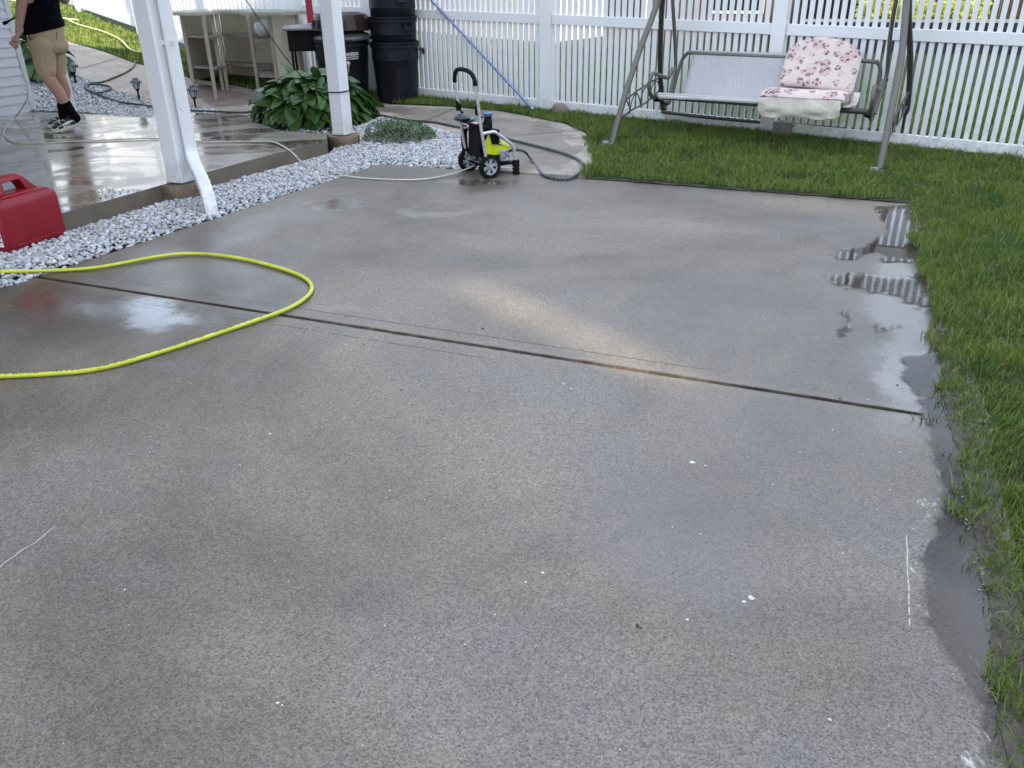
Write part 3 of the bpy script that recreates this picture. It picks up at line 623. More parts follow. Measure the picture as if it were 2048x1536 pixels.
nb = PR(1475, 40, 25.5); nb.z = .1
nhouse(nb, 8.2, 6, 2.7, FX, M_brick, 'brown brick neighbouring house seen through the fence behind the swing', [(-2.6, 1.5, 2.2, 2.1, M_dark), (.9, 1.6, 1.2, 1.9, M_dark), (3.2, 1.4, 1.3, 2.2, M_dark)], 2.2, 1)
nb2 = PR(985, 60, 25.0); nb2.z = .2
nhouse(nb2, 6.6, 5, 3.0, FX, M_grey, 'pale grey garage wall seen through the fence behind the trash cans', [(1.2, 1.75, 1.5, .5, M_dark)], 1.8, 0)
# raised bed with a dark board and a pale coping in front of the brick house, yellow flowers on top
rb_ = thing('planter_bed', Vector((PR(1850, 38, 20.5).x, PR(1850, 38, 20.5).y, 0)), 'long raised garden bed with dark sides and pale stone coping beyond the fence', 'planter')
cc = PR(1850, 38, 20.5); cc.z = 0; FXp = FX; FX = Vector((cc.y, -cc.x, 0)).normalized(); FYp = FY; FY = Vector((-FX.y, FX.x, 0))
k1 = MB(); k1.box(cc + Vector((0, 0, .25)), (4.6, .9, .66), X=FX, Y=FY); k1.build('side', simple('dark_stone', (.035, .037, .045), .8, .3, 9, bump=.5), rb_)
k2 = MB(); k2.box(cc + Vector((0, 0, .61)) - FY*.38, (4.66, .18, .055), X=FX, Y=FY); k2.build('coping', simple('pale_coping', (.62, .56, .46), .8, .1), rb_)
wf = thing('board_fence', fen(6.6, -.98)+FY*15, 'low brown board fence beyond the lawn, right of the brick house', 'fence')
q0 = PR(1700, 30, 23.5); q0.z = .0; bwd = simple('brown_boards', (.14, .085, .055), .8, .35, 4)
for i in range(5):
    q = MB()
    for j in range(12): q.box(q0 + FX*(i*1.85+j*.152+.08) + Vector((0, 0, .82)), (.14, .02, 1.6+.02*math.sin(i*7+j*3)), X=FX, Y=FY)
    q.build('boards', bwd, wf); q = MB(); q.box(q0 + FX*(i*1.85) + Vector((0, 0, .85)) + FY*.02, (.09, .09, 1.75), X=FX, Y=FY); q.build('post', bwd, wf)
def leafcloud(name, pts, size, mat, parent=None, up=.6, asp=.5, sm=False):
    n = len(pts); pts = np.asarray(pts, float); size = np.asarray(size).reshape(-1, 1) if np.ndim(size) else np.full((n, 1), size)
    d = rs.normal(size=(n, 3)); d[:, 2] += up; d /= np.linalg.norm(d, axis=1, keepdims=True); t = rs.normal(size=(n, 3)); t -= (t*d).sum(1, keepdims=True)*d; t /= np.linalg.norm(t, axis=1, keepdims=True); b = np.cross(d, t)
    V = np.stack([pts - b*size*asp*.0 - t*size, pts - b*size*asp + d*size*.12, pts + t*size, pts + b*size*asp + d*size*.12], 1).reshape(-1, 3)
    F = np.arange(n*4).reshape(-1, 4); return npmesh(name, V, F, mat, 4, parent)
M_yel = simple('yellow_petals', (.80, .76, .14), .6, .2, 20)
pp = [cc + FX*random.uniform(-1.35, 1.15) - FY*random.uniform(-.2, .3) + Vector((0, 0, .66+random.random()**1.3*.32)) for _ in range(1500)]
fo = leafcloud('flower_border', pp, .06, M_yel); FX = FXp; FY = FYp; tag(fo, 'row of bright yellow flowers growing in the raised bed beyond the fence', 'flowers', kind='stuff')

# unseen house front added to shade the yard, slotted for the sun streak
SX = -SUNH; SN = Vector((-SX.y, SX.x, 0))*-1                  # along light, to the right
hb_ = thing('shade_blocker', SX*-14, 'unseen pale house front behind the viewer, added to shade the yard, slotted for the sun streak', 'house')
hM = simple('pale_siding', (.50, .50, .48), .7, .05, 2); N0 = 2.19; GW = .25
def blk(name, n0, n1, s0, s1, z0, z1, mat=hM): q = MB(); q.box(SN*((n0+n1)/2) + SX*((s0+s1)/2) + Vector((0, 0, (z0+z1)/2)), (n1-n0, s1-s0, z1-z0), X=SN, Y=SX); q.build(name, mat, hb_)
tn = math.tan(rad(SUN_EL)); HT = 1.2 + (11.6+14)*tn; z_lo = (1.80+14)*tn; z_hi = (3.4+14)*tn
blk('wall', -12, 26, -14.2, -14, -.2, z_lo); blk('wall', -12, N0-GW/2, -14.2, -14, z_lo+.002, z_hi); blk('wall', N0+GW/2, 26, -14.2, -14, z_lo+.002, z_hi); blk('wall', -12, 26, -14.2, -14, z_hi+.002, HT)  # slot left between the blocks to shape the sun streak
for n0, n1 in ((-12, N0-.6), (N0+.6, 26)):  # roof split to let sunlight reach the slot
    q = MB(); q.add([SN*n0+SX*-13.9+Vector((0,0,HT+.01)), SN*n1+SX*-13.9+Vector((0,0,HT+.01)), SN*n1+SX*-18+Vector((0,0,HT-1.6)), SN*n0+SX*-18+Vector((0,0,HT-1.6))] , [(0,1,2,3)]); q.build('roof', M_roof, hb_)

# ------------------------------------------------------------------ washed marble gravel
def stones(name, poly, pitch, r0, r1, zf, mat, layers=2, edge=.0, clip=None):
    xs = np.arange(min(p[0] for p in poly), max(p[0] for p in poly), pitch); ys = np.arange(min(p[1] for p in poly), max(p[1] for p in poly), pitch)
    PX = []; 
    for l in range(layers):
        X, Y = np.meshgrid(xs, ys); X = X.ravel()+rs.uniform(-.55, .55, X.size)*pitch; Y = Y.ravel()+rs.uniform(-.55, .55, Y.size)*pitch
        ok = inpoly(X, Y, poly)
        if clip is not None: ok &= clip(X, Y)
        X = X[ok]; Y = Y[ok]; PX.append(np.c_[X, Y, zf(X, Y) + l*r0*.75 + rs.uniform(-.3, .5, X.size)*r0])
    Q = np.concatenate(PX); n = len(Q)
    bm = bmesh.new(); bmesh.ops.create_icosphere(bm, subdivisions=1, radius=1); B = np.array([v.co[:] for v in bm.verts]); F = np.array([[v.index for v in f.verts] for f in bm.faces]); bm.free()
    nv = len(B); prot = []
    for k in range(14):
        b = B + rs.normal(size=B.shape)*.17; b *= rs.uniform(.65, 1.25, 3)*np.array([1, .85, .62]); prot.append(b)
    prot = np.array(prot); b = prot[rs.randint(0, 14, n)]
    a = rs.uniform(0, 2*math.pi, n); t = rs.normal(0, .5, n); ca, sa, c2, s2 = np.cos(a), np.sin(a), np.cos(t), np.sin(t)
    R = np.zeros((n, 3, 3)); R[:, 0, 0] = ca; R[:, 0, 1] = -sa*c2; R[:, 0, 2] = sa*s2; R[:, 1, 0] = sa; R[:, 1, 1] = ca*c2; R[:, 1, 2] = -ca*s2; R[:, 2, 1] = s2; R[:, 2, 2] = c2
    sz = rs.uniform(r0, r1, n)*rs.choice([.7, 1, 1.25], n, p=[.3, .55, .15])
    V = np.einsum('nij,nvj->nvi', R, b)*sz[:, None, None] + Q[:, None, :]
    FF = F[None] + (np.arange(n)*nv)[:, None, None]
    o = npmesh(name, V.reshape(-1, 3), FF.reshape(-1, 3), mat, 3); at = o.data.attributes.new('tone', 'FLOAT', 'POINT'); at.data.foreach_set('value', np.repeat(rs.uniform(0, 1, n), nv).astype(np.float32)); return o
m = MT('marble_gravel'); tn_ = N(m.nt, 'ShaderNodeAttribute', attribute_name='tone').outputs['Fac']
c = m.mix(m.ramp(tn_, .1, .9, 0, 1, False), (.33, .345, .37), (.66, .66, .66)); c = m.mix(m.math('MULTIPLY', m.ramp(m.noise(45, 4, .6), .5, .66), .5), c, (.36, .38, .42)); c = m.mix(m.ramp(tn_, .93, .94), c, (.48, .40, .32))
m.set('Base Color', c); m.set('Roughness', .42); m.bump(m.noise(150, 3), .2, .003); M_grav = m.m
lam = lambda x, y: zgn(x, y)-.008
heap = lambda x, y: zgn(x, y)-.004 + .030*np.clip(edgedist(x, y, strip_poly)/.10, 0, 1)
view = lambda x, y: (x > -0.62*y-.9)
go = stones('gravel', strip_poly, .0255, .0120, .0195, heap, M_grav, 2, clip=lambda x, y: view(x, y) & (np.hypot(x-c1.x, y-c1.y) > .16) & (np.hypot(x-c2.x, y-c2.y) > .15))
tag(go, 'white crushed marble stones filling the strip between the raised patio and the slab', 'gravel', kind='stuff')
go = stones('gravel', hosta_bed, .03, .011, .018, lam, M_grav, 1); tag(go, 'white marble stones in the bed under the big hosta', 'gravel', kind='stuff')
go = stones('gravel', left_bed, .031, .014, .023, lam, M_grav, 2); tag(go, 'white marble stones in the bed around the black path lamps, left', 'gravel', kind='stuff')
# strays on the patio edge
Q = [P(random.uniform(170, 300), random.uniform(376, 396), .135) for _ in range(60)]
Q = [q for q in Q if inpoly(np.array([q.x]), np.array([q.y]), patio_poly)[0] and edgedist(np.array([q.x]), np.array([q.y]), patio_poly)[0] > .012]
mb = MB()
for q in Q: mb.ball(q, (random.uniform(.004, .010), random.uniform(.004, .008), .004), 6, 4)
tag(mb.build('gravel', M_grav), 'small white stone crumbs scattered on the wet edge of the raised patio', 'gravel', kind='stuff')

# ------------------------------------------------------------------ grass
m = MT('grass_blade'); tn_ = N(m.nt, 'ShaderNodeAttribute', attribute_name='tone').outputs['Fac']
patch = m.noise(1.6, 4, .6); c = m.mix(m.ramp(tn_, 0, 1, 0, 1, False), (.050, .100, .016), (.215, .290, .060)); c = m.mix(m.ramp(patch, .40, .66, 0, .6), c, (.175, .245, .030))
c = m.mix(mul(m, m.ramp(m.noise(2.4, 3, vec=m.scale((1, 1, 1), loc=(9, 2, 0))), .52, .64), .5), c, (.028, .088, .024)); c = m.mix(m.ramp(tn_, .915, .925), c, (.30, .255, .12))
m.set('Base Color', c); m.set('Roughness', .5); m.set('Specular IOR Level', .35)
tl = N(m.nt, 'ShaderNodeBsdfTranslucent', i_Color=c); ms = N(m.nt, 'ShaderNodeMixShader', i_0=.28); m.nt.links.new(m.b.outputs[0], ms.inputs[1]); m.nt.links.new(tl.outputs[0], ms.inputs[2]); m.nt.links.new(ms.outputs[0], m.out.inputs[0]); M_grass = m.m
def grass(name, poly, dens, h0, h1, wd, label, test=None, over=0.0, thin=None):
    x0, x1 = min(p[0] for p in poly), max(p[0] for p in poly); y0, y1 = min(p[1] for p in poly), max(p[1] for p in poly)
    n = int((x1-x0)*(y1-y0)*dens); X = rs.uniform(x0, x1, n); Y = rs.uniform(y0, y1, n); ov = .075*np.clip(.25+np.array([noise.noise(Vector((a*2.3, b*2.3, 3))) + .7*noise.noise(Vector((a*11.0, b*11.0, 8))) for a, b in zip(X, Y)]), 0, 1) if over else 0
    ok = inpoly(X, Y, poly) & ~inhard(X+(BX.x+AX.x)*ov, Y+(BX.y+AX.y)*ov)
    if test is not None: ok &= test(X, Y)
    X = X[ok]; Y = Y[ok]; n = len(X)
    cl = np.array([noise.noise(Vector((a*5.0, b*5.0, 0))) + .6*noise.noise(Vector((a*14.0, b*14.0, 4))) for a, b in zip(X, Y)])
    keep = rs.uniform(0, 1, n) < np.clip(.85 + cl*.7, .12, 1)
    if thin is not None: keep &= rs.uniform(0, 1, n) < thin(X, Y, cl)
    X = X[keep]; Y = Y[keep]; cl = cl[keep]; n = len(X); Z = lawnz(X, Y)-.006
    h = rs.uniform(h0, h1, n)*(1+.45*cl)*(1+.6*(rs.uniform(0, 1, n) > .93)); a = rs.uniform(0, 2*math.pi, n)
    # blades of a tuft lean together
    la = np.array([noise.noise(Vector((p*3.5, q*3.5, 9)))*9 for p, q in zip(X, Y)]) + rs.normal(0, 1.7, n); ln_ = np.abs(rs.normal(.45, .35, n))*h
    dx = np.cos(la)*ln_; dy = np.sin(la)*ln_; w_ = wd*rs.uniform(.7, 1.3, n); wx = -np.sin(a)*w_/2; wy = np.cos(a)*w_/2
    P0 = np.stack([X, Y, Z], 1); H = lambda f, g: P0 + np.stack([dx*g, dy*g, h*f*(1-.25*g*np.clip(ln_/h, 0, 1.5))], 1); W = np.stack([wx, wy, 0*wx], 1)
    V = np.stack([P0-W, P0+W, H(.55, .35)+W*.85, H(.55, .35)-W*.85, H(.98, 1.0)], 1).reshape(-1, 3)
    b = np.arange(n)[:, None]*5; F3 = np.concatenate([b+np.array([[0, 1, 2]]), b+np.array([[0, 2, 3]]), b+np.array([[3, 2, 4]])], 1).reshape(-1, 3)
    o = npmesh(name, V, F3, M_grass, 3); at = o.data.attributes.new('tone', 'FLOAT', 'POINT'); at.data.foreach_set('value', np.repeat(rs.uniform(0, 1, n), 5).astype(np.float32))
    tag(o, label, 'grass', kind='stuff'); return o
rt = [xy(P(1900, 900)), xy(P(2300, 1536)-AX*.9), (1.3, .4), (1.0, .5), xy(P(1970, 1536)-AX*.5)]
rt_in = None
edge_r = [xy(P(1825, 409)), xy(P(1866, 650)), xy(P(1884, 835)), xy(P(1906, 900)), xy(P(1945, 1100)), xy(P(2000, 1536)), xy(P(2000, 1536)-AX*.6)]
outer = [(2.0, .35), (1.75, 1.6), (2.7, 3.2), (3.6, 4.9), xy(P(2120, 409))]
def soilgap(x, y, cl):                                        # worn muddy margin between slab and turf
    d = edgedist_open(x, y, edge_r); f = np.where(y < 2.6, np.clip((d-.01)/.05, .30, 1), np.clip((d-.01)/.04, .4, 1)); f = np.where(d < .07, np.maximum(f, np.clip(cl*3.0+.6, 0, 1)), f); return f
def edgedist_open(x, y, pts):
    d = np.full(np.shape(x), 1e9)
    for a, b in zip(pts[:-1], pts[1:]):
        a = np.array(a); b = np.array(b); ab = b-a; t = np.clip(((x-a[0])*ab[0]+(y-a[1])*ab[1])/(ab@ab), 0, 1); d = np.minimum(d, np.hypot(x-a[0]-t*ab[0], y-a[1]-t*ab[1]))
    return d
grass('grass', [(p[0]-.10, p[1]) for p in edge_r] + outer, 19000, .024, .054, .0033, 'short green turf along the right edge of the wet slab', thin=soilgap, over=1)
mid_poly = [xy(P(1825, 409)), xy(P(2120, 409)), (7.2, 5.6), fen(5.6)[:2], fen(0)[:2], fen(-2.6)[:2], fen(-3.6)[:2], xy(G(640, 196)), xy(G(780, 209)), (-.3, 7.6), (.6, 6.2), (2.6, 5.3)]
grass('grass', mid_poly, 8200, .03, .062, .0052, 'mown lawn between the slab, the curved path and the picket fence', over=1)
grass('grass', outer + [(7.0, 5.7), (5.6, 2.2), (3.6, .3)], 4200, .03, .06, .0065, 'open lawn farther right of the slab, beyond its turf edge', over=0)
bank = [xy(G(640, 196)), fen(-3.6)[:2], fen(-1.5)[:2], xy(G(780, 209))]
bank2 = [xy(G(600, 190)), (CN.x, CN.y), (LE.x, LE.y), (LE.x-2.5, LE.y+2.4), (-14, 17.5), (-12.5, 12.5), xy(G(-60, 34)), xy(G(160, 92)), xy(G(383, 160))]
grass('grass', bank2, 2300, .03, .065, .011, 'sunlit grass bank between the left path and the sunlit fence')
back = [fen(-3.6)[:2], fen(5.8)[:2], (fen(5.8)+FY*6)[:2], (fen(-3.6)+FY*6)[:2]]
grass('grass', back, 900, .04, .07, .014, 'neighbouring lawn seen through the gaps of the picket fence')

# ------------------------------------------------------------------ pale chips and dirt on the slab
mb = MB(); Mc = simple('pale_chip', (.55, .54, .50), .7, .3, 60)
chips = [(540,868,7),(1127,768,8),(1142,778,5),(1385,925,14),(1410,932,7),(1502,1197,18),(1488,1204,10),(1085,1146,8),(1052,1165,6),(555,1407,10),(565,1411,6),(1660,1440,10),(770,1252,5),(780,982,6),(620,660,5),(692,690,5),(1555,785,8),(1530,640,4),(1665,860,4),(1735,800,5),(1085,735,4),(1345,1055,5),(990,1230,5),(930,1290,4),(1685,1108,6),(1240,1500,5),(250,1180,5),(300,905,4),(480,930,4),(1780,980,5),(1190,990,4),(1375,1240,9),(1600,905,5),(1545,970,5),(850,1000,4),(1800,905,5)]
for _ in range(90): chips.append((random.uniform(30, 1850), random.uniform(430, 1500), random.uniform(1.4, 3.2)))
for (u, v, s_) in chips:
    q = P(u, v)
    if not (inpoly(np.array([q.x]), np.array([q.y]), far_slab)[0] or inpoly(np.array([q.x]), np.array([q.y]), near_slab)[0]): continue
    px_ = q.length*0+ (q-Vector((0, 0, CAM_H))).length/FPX; r = s_*px_*.42; k = 7; a0 = random.random()*6
    mb.prism([q + Vector((math.cos(a0+2*math.pi*i/k)*r*random.uniform(.5, 1.15), math.sin(a0+2*math.pi*i/k)*r*random.uniform(.5, 1.1), .0005)) for i in range(k)], (0, 0, .0015))
for pts_, n_p, s_ in (([(1872,955),(1866,1000),(1860,1035),(1856,1070)], 8, 1.2), ([(1832,1045),(1826,1100),(1836,1160),(1835,1215)], 10, 1.4), ([(1840,1250),(1880,1310),(1915,1365),(1940,1430),(1955,1510)], 8, 1.2), ([(1925,975),(1935,1040),(1958,1110),(1962,1180)], 16, 2.2)):
    for i in range(n_p):
        t = random.random()*(len(pts_)-1); j = int(t); f = t-j; u = pts_[j][0]*(1-f)+pts_[j+1][0]*f + random.gauss(0, 8); v = pts_[j][1]*(1-f)+pts_[j+1][1]*f
        q = P(u, v, .0065); r = s_*q.length/FPX*random.uniform(.5, 1.1); a0 = random.uniform(0, 3.1)
        d_ = Vector((math.cos(a0), math.sin(a0), 0)); e_ = Vector((-d_.y, d_.x, 0)); mb.prism([q+d_*r*1.8, q+e_*r*.5, q-d_*r*1.8, q-e_*r*.5], (0, 0, .0008))
tag(mb.build('paint_flakes', Mc), 'pale chips and white scum flakes lying on the slab and puddle edge', 'chips', kind='stuff')
mb = MB(); Md = simple('dark_crumb', (.03, .022, .018), .8, .3)
for (u, v, s_) in [(1275,1252,11),(1282,1256,6),(728,689,4),(803,780,4),(825,810,4),(1080,395,4),(1136,398,5),(965,657,7),(1795,770,6),(1680,797,6)] + [(random.uniform(30, 1830), random.uniform(430, 1500), random.uniform(1, 2.6)) for _ in range(110)]:
    q = P(u, v); r = s_*(q-Vector((0, 0, CAM_H))).length/FPX*.5; a = random.random()*6
    mb.ball(q+Vector((0, 0, .001)), (r*random.uniform(.7, 1.3), r*.7, .002), 6, 4, X=(math.cos(a), math.sin(a), 0), Y=(-math.sin(a), math.cos(a), 0))
tag(mb.build('dirt_crumbs', Md), 'dark crumbs of dirt and twigs scattered over the slab', 'dirt', kind='stuff')

# ------------------------------------------------------------------ stones by the fence
def rock(name, c, r, label, cat, mat, flat=.7):
    mb = MB(); mb.ball(c, r, 16, 12); mb.v = [tuple(Vector(c) + (Vector(v)-Vector(c))*(1+.16*noise.noise(Vector(v)*9)+.07*noise.noise(Vector(v)*25))) for v in mb.v]
    return tag(mb.build(name, mat, smooth=True), label, cat)
M_rock = simple('brown_rock', (.22, .18, .14), .85, .3, 8, bump=.8, bs=30, bd=.01)
q = fen(.17, -.9) - FY*.12; rock('rock', q+Vector((.0, 0, .05)), (.095, .08, .085), 'rounded brown rock beside the middle fence post', 'rock', M_rock)
q = G(1562, 277); mb = MB(); mb.bbox(q+FX*.0+Vector((0, 0, .07)), (.15, .14, .17), X=FX, Y=FY, b=.012)
tag(mb.build('concrete_block', simple('grey_block', (.26, .245, .23), .85, .2, 12, bump=.6), bevel=.012), 'grey concrete block at the foot of the fence post behind the swing', 'block')
q = G(1405, 284, .03); mb = MB(); mb.ball(q, (.012, .008, .003), 8, 5); tag(mb.build('fallen_leaf', simple('yellow_leaf', (.5, .45, .05), .6)), 'tiny yellow leaf lying on the lawn below the swing', 'leaf')

# ------------------------------------------------------------------ yellow hose in the foreground
def ribbon_text(pts, r): pass
m = MT('yellow_hose'); lime = m.mix(m.ramp(m.noise(7, 4), .35, .7), (.50, .54, .030), (.60, .63, .06)); lime = m.mix(mul(m, m.ramp(m.noise(26, 5, .7), .56, .68), .5), lime, (.28, .33, .05)); m.set('Base Color', lime); m.set('Roughness', .38); M_lime = m.m
hp = [(-120,762),(0,753),(110,747),(210,735),(350,695),(500,645),(570,620),(610,597),(624,576),(612,558),(580,543),(530,528),(470,515),(410,508),(360,508),(310,514),(200,534),(110,541),(0,543),(-120,546)]
pts = [P(u, v, .012 if not inpoly(np.array([P(u, v, .03).x]), np.array([P(u, v, .03).y]), strip_poly)[0] else .05) for u, v in hp]
hose = MB(); hps = bez(pts, 8); hose.tube(hps, .0098, 12); ho = tag(hose.build('garden_hose', M_lime, smooth=True), 'bright yellow-green hose looping over the wet slab in the foreground', 'hose')
pr = MB(); rr_ = random.Random(3)                              # dark printing along the top of the hose
for i in range(4, 44):
    a, b = hps[i], hps[i+1]; t = (b-a); L = t.length; t.normalize(); s_ = Vector((-t.y, t.x, 0)); k = int(L/.011)
    for j in range(k):
        if (i*17+j)//5 % 4 == 3 or rr_.random() < .2: continue
        c_ = a + t*(j*.011) + Vector((0, 0, .0094)) - s_*.0015; pr.box(c_, (.0045 if rr_.random() < .6 else .0075, .0045, .0012), X=t, Y=s_)
PRN = pr.build('printing', simple('black_ink', (.05, .055, .02), .5), ho); tag(PRN, kind='stuff')

# ------------------------------------------------------------------ thin pressure hose, dark drain hose, pale hose on the lawn, cord
Mth = simple('pale_hose', (.60, .57, .50), .4, .1); Mdk = simple('dark_green_hose', (.035, .05, .048), .45, .2)
hand = PR(31, 84, 9.9)
ph = [hand + Vector((0, 0, -.02)), PR(33, 105, 9.85), PR(43, 140, 9.8), PR(55, 175, 9.7), PR(53, 200, 9.6)] + [P(30, 235, .145), P(10, 258, .14), P(12, 275, .14), P(45, 286, .14), P(150, 283, .14), P(300, 277, .14), P(400, 283, .14), P(500, 283, .14), P(545, 284, .145), P(572, 296, .145), P(590, 310, .12), P(605, 324, .06), P(650, 338, .05), P(700, 353, .012), P(780, 359, .010), P(850, 358, .010), P(910, 346, .02), P(950, 331, .05)]
h_ = MB(); h_.tube(bez(ph, 8), .0062, 8); tag(h_.build('pressure_hose', Mth, smooth=True), 'thin pale hose running from the hand across the wet patio to the washer', 'hose')
h_ = MB(); lp = [G(-20, 5, .06), G(30, 8, .06), G(90, 30, .06), G(125, 43, .06), G(158, 46, .05)]; h_.tube(bez(lp, 6), .011, 8); lp = [G(137, 47, .06), G(160, 57, .06), G(205, 70, .06), G(240, 86, .06), G(262, 107, .06), G(282, 112, .05)]; h_.tube(bez(lp, 6), .011, 8)
tag(h_.build('garden_hose', simple('cream_hose', (.62, .58, .34), .5), smooth=True), 'pale cream hose lying on the sunlit grass at the left', 'hose')
# black cord drooping from above to the second post
cv = [PL(478, -22, c2+AX*.1, AX), PL(512, 30, c2+AX*.1, AX), PL(560, 100, c2+AX*.1, AX), PL(605, 155, c2+AX*.08, AX), PL(630, 175, c2+AX*.02, AX)] 
z_ = .62; zt = lambda u, v: None
wz = PL(645, 183, c2-AX*.08, AX)
cv += [Vector((c2.x, c2.y, wz.z)) - BX*.082 + AX*.02, Vector((c2.x, c2.y, wz.z-.004)) - BX*.082 - AX*.06, Vector((c2.x, c2.y, wz.z-.006)) - BX*.06 - AX*.080, Vector((c2.x, c2.y, wz.z-.002)) + BX*.05 - AX*.080, Vector((c2.x, c2.y, wz.z)) + BX*.080 - AX*.06, Vector((c2.x, c2.y, wz.z)) + BX*.081 + AX*.05]
h_ = MB(); h_.tube(bez(cv, 6), .005, 6); tag(h_.build('black_cord', M_rubber, smooth=True), 'black cord drooping down to wrap around the post beside the hosta', 'cord')
# blue pole leaning on the fence
pb = PL(1065, 218, fen(0)-FY*.09, FY); pt_ = PL(905, 46, fen(0)-FY*.05, FY); d_ = (pt_-pb).normalized(); L = 3.0
h_ = MB(); h_.tube([pb, pb+d_*L], .013, 10); o = tag(h_.build('pole', simple('blue_metal', (.20, .26, .50), .3, .1, metal=.5), smooth=True), 'long slim blue metal pole leaning against the fence right of the trash cans', 'pole')
h_ = MB(); h_.tube([pb-d_*.012, pb+d_*.02], .0145, 10); h_.build('end_cap', simple('pale_cap', (.6, .65, .75), .4), o)

# ------------------------------------------------------------------ red fuel can
def fuel_can():
    q0 = P(22, 507, .035); q1 = P(131, 470, .035); X = (q1-q0); X.z = 0; Lw = .425; X.normalize(); Y = Vector((-X.y, X.x, 0)); Z = Vector((0, 0, 1))
    base = q0 + X*.0; base.z = .022
    t = thing('fuel_can', base + X*.19 + Y*.1, 'red plastic fuel can with a moulded top handle standing on the white gravel', 'fuel can')
    mr = simple('red_plastic', (.235, .003, .013), .36, .12, 5, bump=.15, bs=60, dirt=(.30, .02, .035))
    D = .225; H = .305
    def pt(x, y, z): return base + X*x + Y*y + Z*z
    b = MB()
    prof = [(0, .030, .0), (.012, .008, .006), (.05, 0, 0), (.250, 0, 0), (.290, .010, .008), (H, .032, .028)]
    def ring(z, ix, iy, r=.03):
        pts_ = []
        for cx, cy, a0 in ((Lw-ix-r, D-iy-r, 0), (ix+r, D-iy-r, 90), (ix+r, iy+r, 180), (Lw-ix-r, iy+r, 270)):
            for a in (0, 22, 45, 68, 90): pts_.append(pt(cx + r*math.cos(rad(a0+a)), cy + r*math.sin(rad(a0+a)), z))
        return pts_
    b.loft([ring(z, ix, iy) for z, ix, iy in prof]); b.build('body', mr, t, smooth=True)
    # handle hump: trapezoid arch along X, open window through it
    h = MB(); y0, y1 = .062, .148
    arch_o = [(.035, H-.03), (.078, H+.085), (.105, H+.102), (.25, H+.102), (.28, H+.088), (.375, H-.03)]
    win = [(.120, H-.02), (.124, H+.072), (.236, H+.072), (.285, H-.02)]
    outer = arch_o; inner = win
    poly2 = [outer[0], outer[1], outer[2], outer[3], outer[4], outer[5], win[3], win[2], win[1], win[0]]
    quads = [(0, 1, 8, 9), (1, 2, 8), (2, 3, 7, 8), (3, 4, 7), (4, 5, 6, 7)]
    n = len(poly2); vs = []
    for (x, z), k_ in zip(poly2, range(n)):
        f = .016 if k_ in (1, 2, 3, 4) else 0
        vs.append(pt(x, y0+f, z))
    for (x, z), k_ in zip(poly2, range(n)):
        f = .016 if k_ in (1, 2, 3, 4) else 0
        vs.append(pt(x, y1-f, z))
    fs = [tuple(q) for q in quads] + [tuple(i+n for i in reversed(q)) for q in quads] + [(i, i+n, (i+1) % n+n, (i+1) % n) for i in range(n)]
    h.add(vs, fs); h.build('handle', mr, t, smooth=True, bevel=.008)
    g = MB(); g.loft([[pt(x, y, z) for x, y in ((.07, .035), (.33, .035), (.33, .175), (.07, .175))] for z in (H-.01, )] + [[pt(x, y, H+.012) for x, y in ((.085, .05), (.315, .05), (.315, .16), (.085, .16))]])
    g.build('shoulder', mr, t, smooth=True, bevel=.01)
    g = MB(); g.lathe([(.035, 0), (.035, .012), (.028, .014), (.028, .045), (.012, .05), (.010, .10)], pt(.045, .105, H-.012), 16, X=X, Y=Y, Z=(Z - X*.35).normalized()); g.build('spout_cap', M_black, t, smooth=True)
    g = MB(); g.prism([pt(.06, -.002, .035), pt(.335, -.002, .035), pt(.35, -.002, .05), pt(.045, -.002, .05)], Y*-.004); g.build('rib', mr, t, bevel=.002)
    # printed label on the end facing the left, with warning text bars
    lb = MB(); lb.prism([pt(-.0015, .035, .045), pt(-.0015, .175, .045), pt(-.0015, .175, .20), pt(-.0015, .035, .20)], -X*.001); lo = lb.build('label', simple('label_white', (.75, .75, .74), .5), t)
    for (z, hh) in ((.165, .035), (.125, .022), (.095, .02), (.07, .008)):
        k_ = MB(); k_.prism([pt(-.0032, .04, z), pt(-.0032, .17 if z > .08 else .10, z), pt(-.0032, .17 if z > .08 else .10, z+hh), pt(-.0032, .04, z+hh)], -X*.0008); k_.build('print', simple('label_black', (.02, .02, .03), .5), lo)
    lb = MB(); lb.prism([pt(.018, -.0015, .04), pt(.03, -.0015, .04), pt(.03, -.0015, .06), pt(.018, -.0015, .06)], -Y*.001)
    return t
fuel_can()

